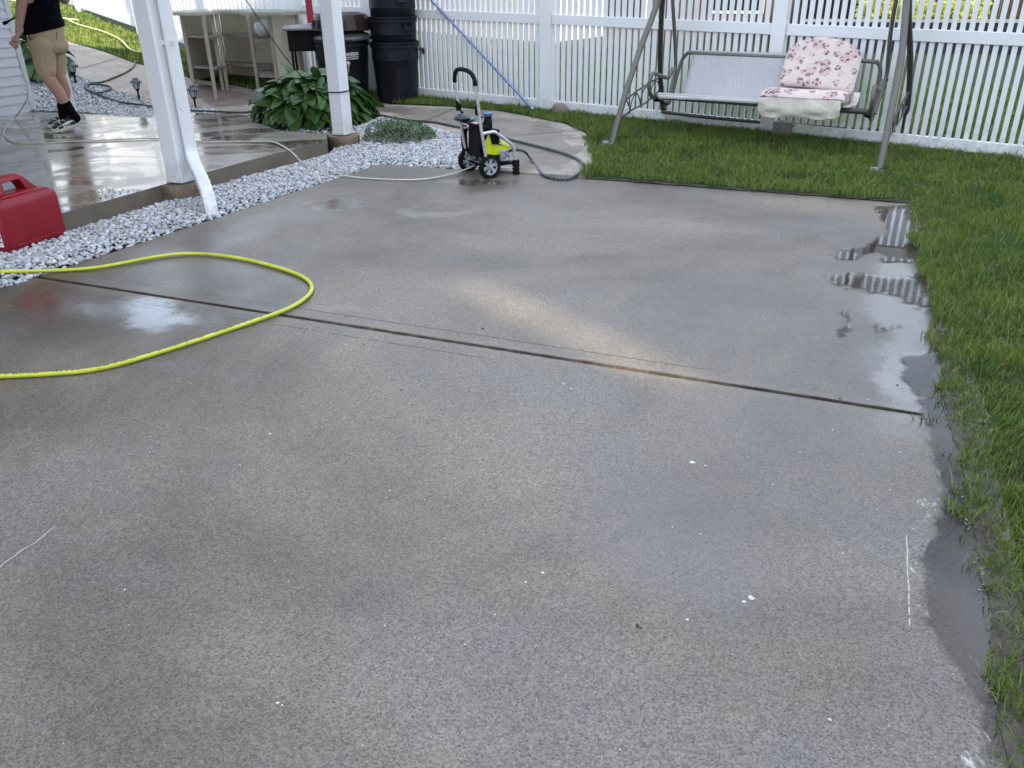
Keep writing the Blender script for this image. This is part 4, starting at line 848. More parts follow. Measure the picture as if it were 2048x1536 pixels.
# ------------------------------------------------------------------ pressure washer
def washer():
    A = P(980, 356, 0); B = P(938, 341, 0); Yv = (B-A); wid = Yv.length; Yv.normalize(); Xv = Vector((Yv.y, -Yv.x, 0)); Z = Vector((0, 0, 1))
    wid = max(wid, .34)
    t = thing('pressure_washer', (A+B)/2, 'yellow and black electric pressure washer with silver tube frame and two wheels', 'pressure washer')
    yel = simple('lime_plastic', (.62, .68, .015), .3, .08, 6); g1 = simple('grey_plastic', (.26, .27, .29), .4, .1)
    tb = simple('silver_tube', (.62, .64, .66), .3, .05, metal=.55)
    def L(x, y, z): return A + Xv*x + Yv*y + Z*z
    def near(u, v, y=0): q = PL(u, v, A + Yv*y, Yv); return q
    R = .088
    for y, s_ in ((0.0, -1), (wid, 1)):
        c_ = L(0, y, R); tw = MB(); tw.lathe([(R-.024, -.022), (R-.006, -.022), (R, -.014), (R, .014), (R-.006, .022), (R-.024, .022), (R-.024, -.022)], c_, 36, X=Xv, Y=Z, Z=Yv, capb=False, capt=False)
        tr_ = tw.build('wheel', M_rubber, t, smooth=True)
        kn = MB()
        for i in range(30):
            a = 2*math.pi*i/30; kn.box(c_ + Xv*(math.cos(a)*(R+.001)) + Z*(math.sin(a)*(R+.001)), (.007, .008, .044), X=Xv*math.cos(a)+Z*math.sin(a), Y=-Xv*math.sin(a)+Z*math.cos(a), Z=Yv)
        kn.build('tread', M_rubber, tr_)
        rm = MB(); e = c_ - Yv*.012
        rm.lathe([(R-.024, -.006), (R-.020, -.012), (R-.030, -.012), (R-.032, 0), (R-.024, .02)], c_, 30, X=Xv, Y=Z, Z=Yv*1.0, capb=False, capt=False)
        rm.lathe([(.018, -.016), (.018, .016)], c_, 16, X=Xv, Y=Z, Z=Yv)
        for i in range(6):
            a = 2*math.pi*i/6+.3; d1 = Xv*math.cos(a)+Z*math.sin(a); d2 = -Xv*math.sin(a)+Z*math.cos(a)
            rm.prism([c_+d1*.014-d2*.008-Yv*.006, c_+d1*.058-d2*.016-Yv*.006, c_+d1*.058+d2*.016-Yv*.006, c_+d1*.014+d2*.008-Yv*.006], Yv*.012)
        rm.build('rim', simple('grey_hub', (.42, .46, .50), .35), tr_, smooth=True)
        dk = MB(); dk.lathe([(R-.026, .004), (R-.026, .008)], c_, 24, X=Xv, Y=Z, Z=Yv); dk.build('hub_back', M_black, tr_)
    ax = MB(); ax.tube([L(0, -.03, R), L(0, wid+.03, R)], .009, 10); ax.build('axle', tb, t)
    # frame: two uprights leaning back, closed by a foam grip
    up = [near(973, 322), near(966, 280), near(961, 250), near(957, 215), near(951, 172)]
    off = Yv*wid; top = up[-1]
    fr = MB(); fr.tube(up, .0118, 12); fr.build('upright', tb, t, smooth=True)
    fr = MB(); fr.tube([p+off*.96 for p in up], .0118, 12); fr.build('upright', tb, t, smooth=True)
    gp = [up[-1], up[-1]+Z*.05-Xv*.003+Yv*.012, up[-1]+Z*.092+Yv*.06-Xv*.01, up[-1]+Z*.105+Yv*wid*.5-Xv*.012, up[-1]+Z*.092+Yv*(wid*.96-.06)-Xv*.01, up[-1]+Z*.05-Xv*.003+Yv*(wid*.96-.012), up[-1]+Yv*wid*.96]
    gr = MB(); gr.tube(bez(gp, 6), .0165, 12); gr.build('grip', M_rubber, t, smooth=True)
    # front hoop on each side down to a rubber foot
    hp_ = [near(963, 268), near(975, 266), near(987, 264), near(994, 267), near(1012, 280), near(1025, 291), near(1029, 304), near(1031, 322)]
    for y in (0, wid*.96):
        fr = MB(); fr.tube(bez([p+Yv*y for p in hp_], 4), .0125, 12); fr.build('side_tube', tb, t, smooth=True)
        e = hp_[-1]+Yv*y; ft = MB(); gz = e.z+.01; ft.bbox(Vector((e.x, e.y, gz/2)) + Xv*.004, (.045, .045, gz), X=Xv, Y=Yv, b=.01)
        for i in range(4): ft.bbox(Vector((e.x, e.y, gz*(.15+.24*i))) + Xv*.004, (.052, .052, .012), X=Xv, Y=Yv, b=.01)
        ft.build('foot', M_rubber, t, smooth=True)
    fe = hp_[-1]; bs_ = MB(); bs_.box(L(.12, wid/2, .085), (.28, wid*.82, .018), X=Xv, Y=Yv); bs_.box(L(.16, wid/2, .115), (.14, wid*.5, .05), X=Xv, Y=Yv); bs_.build('base_plate', M_black, t, bevel=.005)
    rd = MB(); rd.tube([L(.02, .03, .07), Vector((fe.x, fe.y, .055))], .004, 6); rd.build('brace', tb, t)
    # lime motor cover with grey louvred window
    x0, x1 = .03, .225; cy = wid*.46
    def sec(x, hw, zb, zt, tap=.72): return [L(x, cy-hw, zb), L(x, cy+hw, zb), L(x, cy+hw, (zb+zt)*.55), L(x, cy+hw*tap, zt), L(x, cy-hw*tap, zt), L(x, cy-hw, (zb+zt)*.55)]
    cv_ = MB(); cv_.loft([sec(-.02, .10, .165, .30), sec(.03, .115, .160, .345), sec(.09, .12, .160, .335), sec(.16, .115, .165, .27), sec(.215, .10, .18, .225), sec(.235, .08, .19, .21)])
    co_ = cv_.build('motor_cover', yel, t, smooth=True, bevel=.006)
    gw = MB(); 
    a_ = L(.085, cy-.118, .225); gw.prism([L(.065, cy-.1155, .262), L(.15, cy-.1135, .225), L(.135, cy-.095, .285), L(.075, cy-.092, .33)], -Yv*.006); gw.prism([L(.10, cy-.07, .337), L(.165, cy-.07, .276), L(.165, cy+.05, .276), L(.10, cy+.05, .337)], Z*.004+Xv*.003)
    gw.build('vent', g1, co_)
    for i in range(4):
        lv = MB(); s_ = i*.02; lv.box(L(.10, cy-.118, .245+s_), (.055-.006*i, .006, .006), X=(Xv-Z*.33).normalized(), Y=Yv); lv.build('louvre', M_black, co_)
    gb = MB(); gb.bbox(L(.155, cy-.125, .155), (.075, .05, .085), X=(Xv).normalized(), Y=Yv, b=.012); go_ = gb.build('junction_box', simple('grey_box', (.36, .37, .42), .45, .25, 25), t, bevel=.006)
    for i, (dx, dz) in enumerate(((-.02, .02), (.012, .028), (.02, -.01), (-.012, -.02), (0, .004))):
        k_ = MB(); k_.tube([L(.155+dx-.012, cy-.1515, .155+dz), L(.155+dx+.003, cy-.153, .155+dz+.012), L(.155+dx+.012, cy-.1515, .155+dz-.004)], .003, 5); k_.build('label_mark', simple('violet_mark', (.12, .10, .20), .5), go_)
    # black bits between the uprights: tank, hose bag, control housing
    tk = MB(); tk.loft([[L(x, y, z) for x, y in ((-.035, .06), (.05, .06), (.05, wid-.06), (-.035, wid-.06))] for z in (.14, .22)] + [[L(x, y, .385) for x, y in ((-.03, .07), (.055, .07), (.055, wid-.07), (-.03, wid-.07))]])
    tk.build('housing', M_black, t, bevel=.012)
    bx = MB(); bx.loft([[L(x, y, .25) for x, y in ((.045, .015), (.10, .015), (.10, wid*.55), (.045, wid*.55))], [L(x, y, .36) for x, y in ((.035, .01), (.105, .01), (.105, wid*.6), (.035, wid*.6))]]); bx.build('soap_tank', M_black, t, bevel=.008)
    wc = MB(); wc.prism([L(-.075, .06, .392), L(-.01, .06, .402), L(-.01, wid*.9, .402), L(-.075, wid*.9, .392)], Z*.012); wo_ = wc.build('tray', M_black, t); lb = MB(); lb.prism([L(-.068, .07, .406), L(-.03, .07, .412), L(-.03, .16, .412), L(-.068, .16, .406)], Z*.002); lb.build('warning_label', simple('warn', (.55, .33, .32), .5, .3, 60), wo_)
    nk = MB(); nk.lathe([(.034, 0), (.034, .055), (.030, .06), (.030, .09)], L(.075, cy*.9, .36), 18, X=Xv, Y=Yv); nk.build('bottle_neck', M_black, t, smooth=True)
    cp = MB(); cp.lathe([(.036, 0), (.037, .02), (.030, .025)], L(.075, cy*.9, .448), 18, X=Xv, Y=Yv); cp.build('bottle_cap', simple('blue_cap', (.045, .14, .26), .4), t, smooth=True)
    rg = MB(); rg.lathe([(.02, 0), (.06, .012), (.075, .03), (.05, .055), (.02, .06)], L(-.06, wid*.92, .395), 20, X=Xv, Y=Yv); rg.build('surface_nozzle', simple('teal_black', (.02, .04, .045), .3), t, smooth=True)
    tq = MB(); tq.box(L(-.02, wid*.62, .425), (.06, .03, .016), X=(Xv+Yv*.3).normalized()); tq.build('clip', simple('teal', (.10, .36, .36), .4), t, bevel=.003)
    for y in (.02, wid*.96):
        cl = MB(); p = up[3]*.75+up[2]*.25 + Yv*y; cl.bbox(p, (.036, .04, .05), X=Xv, Y=Yv, b=.008); cl.bbox(p - Xv*.01 + Z*.03, (.02, .03, .04), X=(Xv+Z*.6).normalized(), Y=Yv, Z=(Z-Xv*.6).normalized(), b=.004); cl.bbox(p + Xv*.018 - Z*.035, (.05, .014, .016), X=(Xv-Z*.5).normalized(), Y=Yv, b=.003); cl.build('clamp_knob', M_black, t)
    gh = MB(); gh.tube(bez([L(-.02, wid*1.0, .36), L(-.03, wid*1.02, .28), L(-.03, wid*.99, .16)], 4), .026, 8); gh.build('gun_holder', M_black, t, smooth=True)
    hk = MB(); hk.tube(bez([L(-.06, .1, .33), L(-.045, .06, .24), L(-.01, .09, .17)], 4), .022, 8); hk.build('hose_hook', M_black, t, smooth=True)
    ou = MB(); ou.tube([L(.20, cy-.02, .17), L(.265, cy-.03, .165)], .014, 10); ou.build('inlet', M_black, t, smooth=True)
    return L, cy
WL, wcy = washer()
# dark hose from the washer inlet, looping over the path and along the beds
w0 = WL(.262, wcy-.03, .165)
dp = [w0, w0 + (WL(1, 0, 0)-WL(0, 0, 0))*.07 + Vector((0, 0, .0)), P(1052, 306, .08), P(1070, 330, .012), P(1085, 348, .014), P(1110, 357, .014), P(1140, 357, .016)] + [G(u, v, .027) for u, v in [(1160,350),(1166,340),(1158,327),(1130,314),(1085,301),(1045,291),(1020,285),(960,268)]] + [G(u, v, .026) for u, v in [(910,258),(870,250),(820,246),(786,240),(720,228),(650,212),(600,206),(540,218),(495,229),(440,228),(385,226),(330,222),(290,215),(250,210),(215,200),(190,190),(172,180),(178,172),(215,176),(222,182),(200,190),(175,184),(180,172),(205,168),(232,158),(255,147),(268,136),(271,126)]]
h_ = MB(); h_.tube(bez(dp, 7), .0115, 8); ho = tag(h_.build('drain_hose', Mdk, smooth=True), 'dark ribbed hose looping from the washer over the path to the gravel bed', 'hose')
sp_ = MB(); cvp = bez(dp[3:16], 26)                           # pale spiral stripe
L_ = 0; pv = None
for i in range(len(cvp)-1):
    a, b = cvp[i], cvp[i+1]; k = max(1, int((b-a).length/.004)); t_ = (b-a).normalized(); s_ = Vector((-t_.y, t_.x, 0)).normalized(); u_ = t_.cross(s_)
    for j in range(k):
        p = a.lerp(b, j/k); L_ += (b-a).length/k; an = L_*2*math.pi/.034; c_ = p + (s_*math.cos(an)+u_*math.sin(an))*.0118
        if pv is not None: sp_.tube([pv, c_], .0022, 4, cap=False)
        pv = c_
sp_.build('spiral', simple('spiral_grey', (.22, .26, .26), .5), ho)

# ------------------------------------------------------------------ garden swing
sFL = G(1222, 296); sFR = G(1757, 350); Xs = (sFR-sFL); Xs.z = 0; Wd = Xs.length; Xs.normalize(); Ys = Vector((-Xs.y, Xs.x, 0)); UZ = Vector((0, 0, 1))
sw = thing('garden_swing', (sFL+sFR)/2 + Ys*.7, 'taupe steel porch swing with pale grey sling seat on the lawn by the fence', 'swing')
stM = simple('taupe_steel', (.125, .12, .10), .36, .03, 2, metal=.2); stD = simple('taupe_dark', (.06, .058, .05), .42, .03, 2, metal=.2)
def SW(side, a, b, z):                      # side 0 left, 1 right; a: inset, b: depth, z: height
    o = sFL if side == 0 else sFR; return o + Xs*(a if side == 0 else -a) + Ys*b + UZ*z
for sd in (0, 1):
    T = lambda pts, n=5: bez([SW(sd, *p) for p in pts], n)
    m_ = MB(); m_.tube(T([(0, 0, .0), (.008, .11, .22), (.02, .26, .48), (.04, .48, .80), (.10, .70, 1.20), (.13, .76, 1.6), (.14, .78, 1.95)]), .027, 14); lg = m_.build('front_leg', stM, sw, smooth=True)
    m_ = MB(); m_.lathe([(.034, 0), (.034, .05), (.030, .055)], SW(sd, 0, 0, -.012), 14); m_.lathe([(.03, -.03), (.034, -.022), (.034, .022), (.03, .03)], SW(sd, 0, 0, .025) - Xs*(.055 if sd == 0 else .035), 16, X=Ys, Y=UZ, Z=Xs); m_.build('foot_cap', simple('grey_cap', (.24, .25, .26), .5), lg, smooth=True)
    m_ = MB(); m_.tube(T([(0, 1.36, .0), (0, 1.30, .17), (.0, 1.16, .48), (.03, 1.02, .78), (.09, .84, 1.15), (.13, .80, 1.5)]), .025, 12); lg = m_.build('rear_leg', stD, sw, smooth=True)
    m_ = MB(); m_.lathe([(.034, 0), (.03, .03)], SW(sd, 0, 1.36, -.01), 14); m_.build('foot_cap', simple('pale_foot', (.5, .48, .44), .5), lg)
    # scalloped tie between the legs
    m_ = MB(); r0 = [(.0, .19, .36), (.0, .5, .42), (.0, .85, .47), (.0, 1.14, .50)]; r1 = [(.0, .10, .21), (.0, .42, .27), (.0, .8, .30), (.0, 1.26, .40)]
    m_.tube(T(r0), .0085, 8); m_.tube(T(r1), .0085, 8)
    for k in range(4):
        b0 = .16 + k*.25; m_.tube(T([(0, b0, .235+.04*k), (0, b0+.03, .31+.04*k), (0, b0+.125, .385+.03*k), (0, b0+.22, .31+.04*k), (0, b0+.25, .245+.035*k)], 4), .0055, 6)
    m_.build('side_tie', stD, sw, smooth=True)
    # hanger, seat side frame, arm loop
    m_ = MB(); m_.tube(T([(.16, .78, 1.9), (.19, .80, 1.3), (.20, .90, .95), (.19, 1.03, .66), (.20, .98, .52), (.21, .86, .34)]), .017, 12); m_.build('hanger', stM, sw, smooth=True)
    m_ = MB(); m_.tube(T([(.215, .47, .40), (.215, .62, .345), (.22, .82, .30), (.225, .90, .40), (.235, 1.0, .58), (.25, 1.05, .68), (.29, 1.08, .735)]), .016, 12); m_.build('seat_side', stD, sw, smooth=True)
    m_ = MB(); m_.tube(T([(.205, .47, .385), (.19, .41, .43), (.185, .38, .50), (.19, .40, .575), (.195, .46, .60), (.20, .62, .565), (.20, .78, .535), (.20, .86, .545), (.20, .93, .60)]), .018, 12); m_.build('armrest', stM, sw, smooth=True)
    m_ = MB(); m_.ball(SW(sd, .215, .50, .372), (.03, .03, .022)); m_.ball(SW(sd, .17 if sd == 0 else .17, .99, .60), .009); m_.build('bolt', M_black, sw, smooth=True)
def bar(name, a, b, r, mat, n=1): m_ = MB(); m_.tube([a, b], r, 12); return m_.build(name, mat, sw, smooth=True)
bar('front_rail', SW(0, .21, .48, .40), SW(1, .21, .48, .40), .023, stD)
bar('back_rail', SW(0, .28, 1.08, .735), SW(1, .28, 1.08, .735), .017, stM)
m_ = MB(); p0 = SW(0, 0, 1.25, .16); p1 = SW(1, 0, 1.25, .16); m_.tube(bez([p0, p0.lerp(p1, .25)-UZ*.02, p0.lerp(p1, .6)-UZ*.025, p1], 6), .016, 10); m_.build('rear_crossbar', stD, sw, smooth=True)
bar('top_beam', SW(0, .12, .78, 1.95), SW(1, .12, .78, 1.95), .025, stM)
# sling: pale mesh fabric over back and seat, wrapped on the front rail
msl = MT('sling_fabric'); msl.set('Base Color', msl.mix(msl.ramp(msl.noise(3, 4), .3, .7), (.40, .40, .41), (.45, .45, .455))); msl.set('Roughness', .7); msl.bump(msl.noise(5, 4, .6, vec=msl.scale((5, 1.0, 1.0), rot=(0, 0, .5))), .7, .03)
xa, xb = .335, Wd*.765; prof_ = [(.455, .405), (.462, .428), (.48, .437), (.60, .405), (.74, .365), (.86, .345), (.90, .40), (.96, .51), (1.02, .62), (1.075, .735), (1.085, .757), (1.10, .745)]
nu = 30; vs = []; fs = []
for i in range(nu+1):
    x = xa + (xb-xa)*i/nu; inset = .0
    for j, (b, z) in enumerate(prof_):
        sag = -.018*math.sin(math.pi*i/nu)*math.sin(math.pi*j/(len(prof_)-1)); tp = (.06 if 4 < j < 9 else 0)*(1-i/nu)*0
        vs.append(sFL + Xs*(x + (-.10 if j < 4 else (-.05 if j < 6 else 0))*(1-i/nu) + 0*(i/nu)) + Ys*(b) + UZ*(z+sag*.6))
k_ = len(prof_)
for i in range(nu):
    for j in range(k_-1): fs.append((i*k_+j, (i+1)*k_+j, (i+1)*k_+j+1, i*k_+j+1))
m_ = MB(); m_.add(vs, fs); o = m_.build('sling', msl.m, sw, smooth=True); md = o.modifiers.new('thick', 'SOLIDIFY'); md.thickness = .004
m_ = MB(); m_.tube([SW(0, .25, .48, .403), SW(0, 1.30, .48, .403)], .0262, 14); m_.build('rail_sleeve', simple('pale_sleeve', (.55, .55, .52), .5), sw, smooth=True)

# ------------------------------------------------------------------ flowered cushion on the swing
cu = MT('floral_cloth'); base_c = cu.mix(cu.ramp(cu.noise(4, 3), .35, .7), (.62, .52, .475), (.67, .575, .52))
v3 = cu.co
big = cu.voro(8.5, v3, rnd=.8); small = cu.voro(33, N(cu.nt, 'ShaderNodeVectorMath', operation='ADD', i_0=v3, i_1=N(cu.nt, 'ShaderNodeVectorMath', operation='SCALE', i_0=N(cu.nt, 'ShaderNodeTexNoise', i_Vector=v3, i_Scale=30.0).outputs['Color']).outputs[0]).outputs[0])
for nn_ in cu.nt.nodes:
    if nn_.type == 'VECT_MATH' and nn_.operation == 'SCALE': nn_.inputs['Scale'].default_value = .02
cl_ = cu.ramp(cu.math('ADD', big, cu.ramp(cu.noise(18, 3), 0, 1, -.12, .12, False)), .38, .47, 1, 0); pet = cu.ramp(small, .40, .50, 1, 0)
f1 = cu.math('MULTIPLY', cl_, pet); b2_ = cu.voro(10.5, cu.scale((1, 1, 1), loc=(3.3, 1.7, .4)), rnd=.9); cl2 = cu.ramp(cu.math('ADD', b2_, cu.ramp(cu.noise(22, 3), 0, 1, -.1, .1, False)), .26, .34, 1, 0); cl_ = cu.math('MAXIMUM', cl_, cl2); f1 = cu.math('MULTIPLY', cl_, pet)
c = cu.mix(cl_, base_c, (.48, .27, .29)); c = cu.mix(cu.math('MULTIPLY', cl_, .40), base_c, c); c = cu.mix(cu.math('MULTIPLY', f1, .85), c, cu.mix(cu.ramp(cu.noise(14, 2), .4, .6), (.13, .055, .08), (.23, .105, .125)))
# rust stain along the lower edge
zz = N(cu.nt, 'ShaderNodeSeparateXYZ', i_0=v3).outputs[2]
cu.set('Base Color', c); cu.set('Roughness', .85); cu.bump(cu.noise(10, 3), .3, .01); M_flor = cu.m
M_under = simple('cushion_underside', (.66, .61, .53), .85, .10, 6, bump=.8, bs=14, bd=.012, dirt=(.54, .49, .41))
ct0 = sFL + Xs*(Wd*.70) + Ys*.9 + UZ*.5
cush = thing('seat_cushion', ct0, 'folded pink cushion with purple flowers, sitting on the right half of the swing seat', 'cushion')
bp0 = sFL + Ys*.86 + UZ*.40; bn_ = (UZ*(-.215)+Ys*.335).normalized(); bu = (UZ*.335 + Ys*.215).normalized()     # plane of the back rest
op = [(1560,170),(1561,158),(1565,138),(1570,120),(1576,103),(1588,89),(1606,80),(1638,74),(1668,76),(1695,84),(1714,96),(1723,108),(1722,124),(1716,146),(1709,170),(1702,186),(1670,182),(1630,176),(1590,172)]
ol = []
for u, v in op:
    q = PL(u, v, bp0-bn_*.05, bn_); r = q-bp0; ol.append((r.dot(Xs), r.dot(bu)))
def pillow(ol, th, name, mat, off, parent):
    n = len(ol)*3; P2 = []; m0 = len(ol)
    for i in range(m0):
        a, b, c_, d = [Vector(ol[(i+k) % m0]) for k in (-1, 0, 1, 2)]
        for k in range(3):
            t = k/3; P2.append(.5*((2*b)+(c_-a)*t+(2*a-5*b+4*c_-d)*t*t+(3*b-a-3*c_+d)*t**3))
    cx = sum((p.x for p in P2))/n; cy = sum((p.y for p in P2))/n; ctr = Vector((cx, cy)); rings = []
    for s_, h in ((.0, 1.0), (.25, .99), (.5, .96), (.72, .90), (.87, .76), (.96, .50), (1.0, .15), (1.0, -.15), (.96, -.5), (.87, -.8), (.5, -1), (0, -1)):
        rings.append([bp0 + Xs*(ctr.x+(p.x-ctr.x)*s_) + bu*(ctr.y+(p.y-ctr.y)*s_) - bn_*(off + th*h + (.006*noise.noise(Vector((p.x*9, p.y*9, s_*3))) if h > 0 else 0)) for p in P2])
    m_ = MB(); vs = [v for R in rings for v in R]; k = len(P2); fs = [(i*k+j, i*k+(j+1) % k, (i+1)*k+(j+1) % k, (i+1)*k+j) for i in range(len(rings)-1) for j in range(k)]
    m_.add(vs, fs); return m_.build(name, mat, parent, smooth=True)
pillow(ol, .038, 'back_pad', M_flor, .045, cush)
# thick rolled seat part and hanging underside
def xon(u, v, b): q = PL(u, v, sFL+Ys*b, Ys); return (q-sFL).dot(Xs)
x0 = xon(1519, 205, .44); x1 = xon(1686, 222, .44)
def strip(name, prof2, mat, xa, xb, wob, fl=None):
    nu = 26; vs = []; fs = []; k = len(prof2)
    for i in range(nu+1):
        f = i/nu; e = min(f, 1-f)*nu/2.0; sq = 1-.25*max(0, 1-e)**2
        for j, (b, z) in enumerate(prof2):
            w_ = wob*noise.noise(Vector((f*5, j*.6, 2))); zc = .44 
            vs.append(sFL + Xs*(xa+(xb-xa)*f + wob*.5*noise.noise(Vector((j*.7, f, 9)))) + Ys*(b+w_*.8) + UZ*((z-zc)*sq+zc+w_*.6))
    for i in range(nu):
        for j in range(k-1): fs.append((i*k+j, (i+1)*k+j, (i+1)*k+j+1, i*k+j+1))
    fs.append(tuple(range(k))) if fl else None
    fs.append(tuple(nu*k+j for j in range(k-1, -1, -1))) if fl else None
    m_ = MB(); m_.add(vs, fs); return m_.build(name, mat, cush, smooth=True)
strip('seat_pad', [(.90, .40), (.88, .45), (.80, .475), (.66, .495), (.54, .515), (.46, .515), (.415, .495), (.395, .46), (.405, .43), (.45, .428), (.60, .42), (.80, .395)], M_flor, x0+.01, x1+.005, .008, True)
strip('underside', [(.392, .452), (.385, .42), (.380, .385), (.384, .35), (.390, .33), (.396, .31), (.402, .295)], M_under, x0, x1-.015, .018)
strip('side_gusset', [(.40, .40), (.55, .38), (.70, .37), (.80, .39), (.86, .47)], M_under, x1+.0, x1+.055, .006)

# ------------------------------------------------------------------ trash cans
M_can = simple('dark_can_plastic', (.006, .0075, .014), .45, .3, 4, spec=.3, dirt=(.014, .016, .024)); M_lid = simple('worn_grey_lid', (.07, .075, .085), .4, .5, 5, spec=.4, dirt=(.14, .15, .17))
vc = Vector((P(790, 205, .2).x, P(790, 205, .2).y, 0)).normalized(); vr = Vector((vc.y, -vc.x, 0))   # towards / across the view at the cans
def trash_can(c, h, r0, r1, label, group=None, panel=True, hand=True):
    t = thing('trash_can', c, label, 'trash can', group); b = MB(); c = Vector(c)
    pr_ = [(r0*.94, 0), (r0, .012), (r0+(r1-r0)*.2, h*.2), (r0+(r1-r0)*.72, h*.70), (r0+(r1-r0)*.74+.008, h*.715), (r1*.985, h*.90), (r1*.985, h*.905)]
    pr_ += [(r1*1.0, h*.905), (r1*1.045, h*.91), (r1*1.045, h*.955), (r1*1.0, h*.96), (r1*1.0, h*.972), (r1*1.06, h*.975), (r1*1.06, h), (r1*.99, h), (r1*.97, h*.9), (r0*.9, .04), (.001, .03)]
    b.lathe(pr_, c, 40, capb=True, capt=False); b.build('body', M_can, t, smooth=True)
    def at(a, r, z): return c + (vr*math.cos(a) + -vc*math.sin(a))*r + UZ*z
    if panel:
        p = MB(); 
        for (z0, z1, w_) in ((h*.12, h*.58, .30),):
            k = 8; ring = []
            for i in range(k+1):
                a = math.pi/2 - .3 + (i/k-.5)*2*w_*1.15; rr = lambda z: r0+(r1-r0)*z/h+.004
                ring.append((at(a, rr(z0)+.002, z0), at(a, rr(z1)+.002, z1), at(a, rr(z0)-.02, z0), at(a, rr(z1)-.02, z1)))
            vs = [v for R in ring for v in R]; fs = []
            for i in range(k): j = i*4; fs += [(j, j+4, j+5, j+1), (j+1, j+5, j+7, j+3), (j, j+2, j+6, j+4)]
            fs += [(0, 1, 3, 2), (k*4, k*4+2, k*4+3, k*4+1)]; p.add(vs, fs)
        p.build('ribbed_panel', M_can, t)
    if hand:
        for a in hand:
            g = MB(); p0 = at(a-.16, r1*1.03, h*.88); p1 = at(a+.16, r1*1.03, h*.88); o_ = at(a, 1, 0)-at(a, 0, 0)
            g.tube([p0, p0+o_*.05-UZ*.012, p0+o_*.055-UZ*.05], .014, 8); g.tube([p1, p1+o_*.05-UZ*.012, p1+o_*.055-UZ*.05], .014, 8); g.tube([p0+o_*.052-UZ*.045, p1+o_*.052-UZ*.045], .014, 8); g.build('handle', M_can, t, smooth=True)
    return t
cb0 = G(797, 203); grp = 'stacked dark trash cans by the fence'
trash_can(cb0, .66, .235, .272, 'bottom dark trash can of the tall stack by the fence, standing on the grass', grp, True, (.12,))
trash_can(cb0+UZ*.265+Vector((0, 0, 0)), .66, .228, .264, 'middle dark trash can of the tall stack, with a handle facing front', grp, False, (1.0,))
trash_can(cb0+UZ*.54+vr*.005, .66, .228, .264, 'topmost dark trash can of the tall stack, nested above the other two', grp, True, (1.2,))
cl0 = G(693, 207, -.01); cl0 = cl0 + vc*.10
t = trash_can(cl0, .70, .26, .31, 'dark trash can with white lettering and a grey lid, behind the hosta', None, False, None)
lid = MB(); lid.lathe([(.335, 0), (.342, .015), (.335, .035), (.30, .055), (.24, .085), (.10, .11), (.001, .115)], cl0+UZ*.702+vr*.03, 36, capt=False); lid.build('lid', M_lid, t, smooth=True)
hx = thing('planter_tray', cl0+UZ*.82, 'dark brown ribbed plastic tray lying upside down on the lidded trash can', 'tray'); mbn = simple('brown_plastic', (.022, .010, .010), .45, .3, 6, spec=.3)
q = MB(); tc0 = cl0+UZ*.80+vr*.03; q.lathe([(.34, 0), (.355, .01), (.345, .035), (.32, .115), (.285, .165), (.20, .19), (.001, .195)], tc0, 12, capt=False, X=vr, Y=-vc); q.build('body', mbn, hx)
for i in range(36):
    a = 2*math.pi*i/36; d_ = vr*math.cos(a)-vc*math.sin(a); q = MB(); q.box(tc0 + d_*.330 + UZ*.075, (.014, .012, .085), X=d_, Y=UZ.cross(d_), Z=(UZ-d_*.3).normalized())
    if i % 2 == 0: q.build('rib', mbn, hx)
# lettering, wrapped on the front of the can
tx = bpy.data.curves.new('t', 'FONT'); tx.body = 'MENARDS'; tx.size = .060; tx.extrude = .0008; tx.align_x = 'RIGHT'; tx.offset = .0008; tx.shear = 0
to = bpy.data.objects.new('t', tx); C.objects.link(to); dg = bpy.context.evaluated_depsgraph_get(); me = bpy.data.meshes.new_from_object(to.evaluated_get(dg)); bpy.data.objects.remove(to)
rc = .314; mw = max(v.co.x for v in me.vertices); zc = 0
target = PL(716, 111, cl0 - vc*rc*.96, vc); a_end = math.asin(max(-1, min(1, (target-cl0).dot(vr)/rc))); z_t = target.z
for v in me.vertices:
    x, y, d_ = v.co; a = a_end + (x-mw)/rc*.86; rr = rc + .004 + d_
    p = cl0 + vr*math.sin(a)*rr - vc*math.cos(a)*rr; v.co = Vector((p.x, p.y, z_t + y*.82))
me.name = 'lettering'; o = bpy.data.objects.new('lettering', me); C.objects.link(o); me.materials.append(simple('white_print', (.85, .85, .85), .5)); o.parent = t; o.matrix_parent_inverse = pinv(t)
for dz_, a0, a1 in ((-.018, -.66, .0), (-.038, -.64, -.02)):
    q = MB(); k = 12; vs = []
    for i in range(k+1):
        a = a_end + a0 + (a1-a0)*i/k; p = cl0 + vr*math.sin(a)*(rc+.005) - vc*math.cos(a)*(rc+.005); vs += [Vector((p.x, p.y, z_t+dz_)), Vector((p.x, p.y, z_t+dz_+.006))]
    q.add(vs, [(2*i, 2*i+2, 2*i+3, 2*i+1) for i in range(k)]); q.build('underline', bpy.data.materials['white_print'], t)
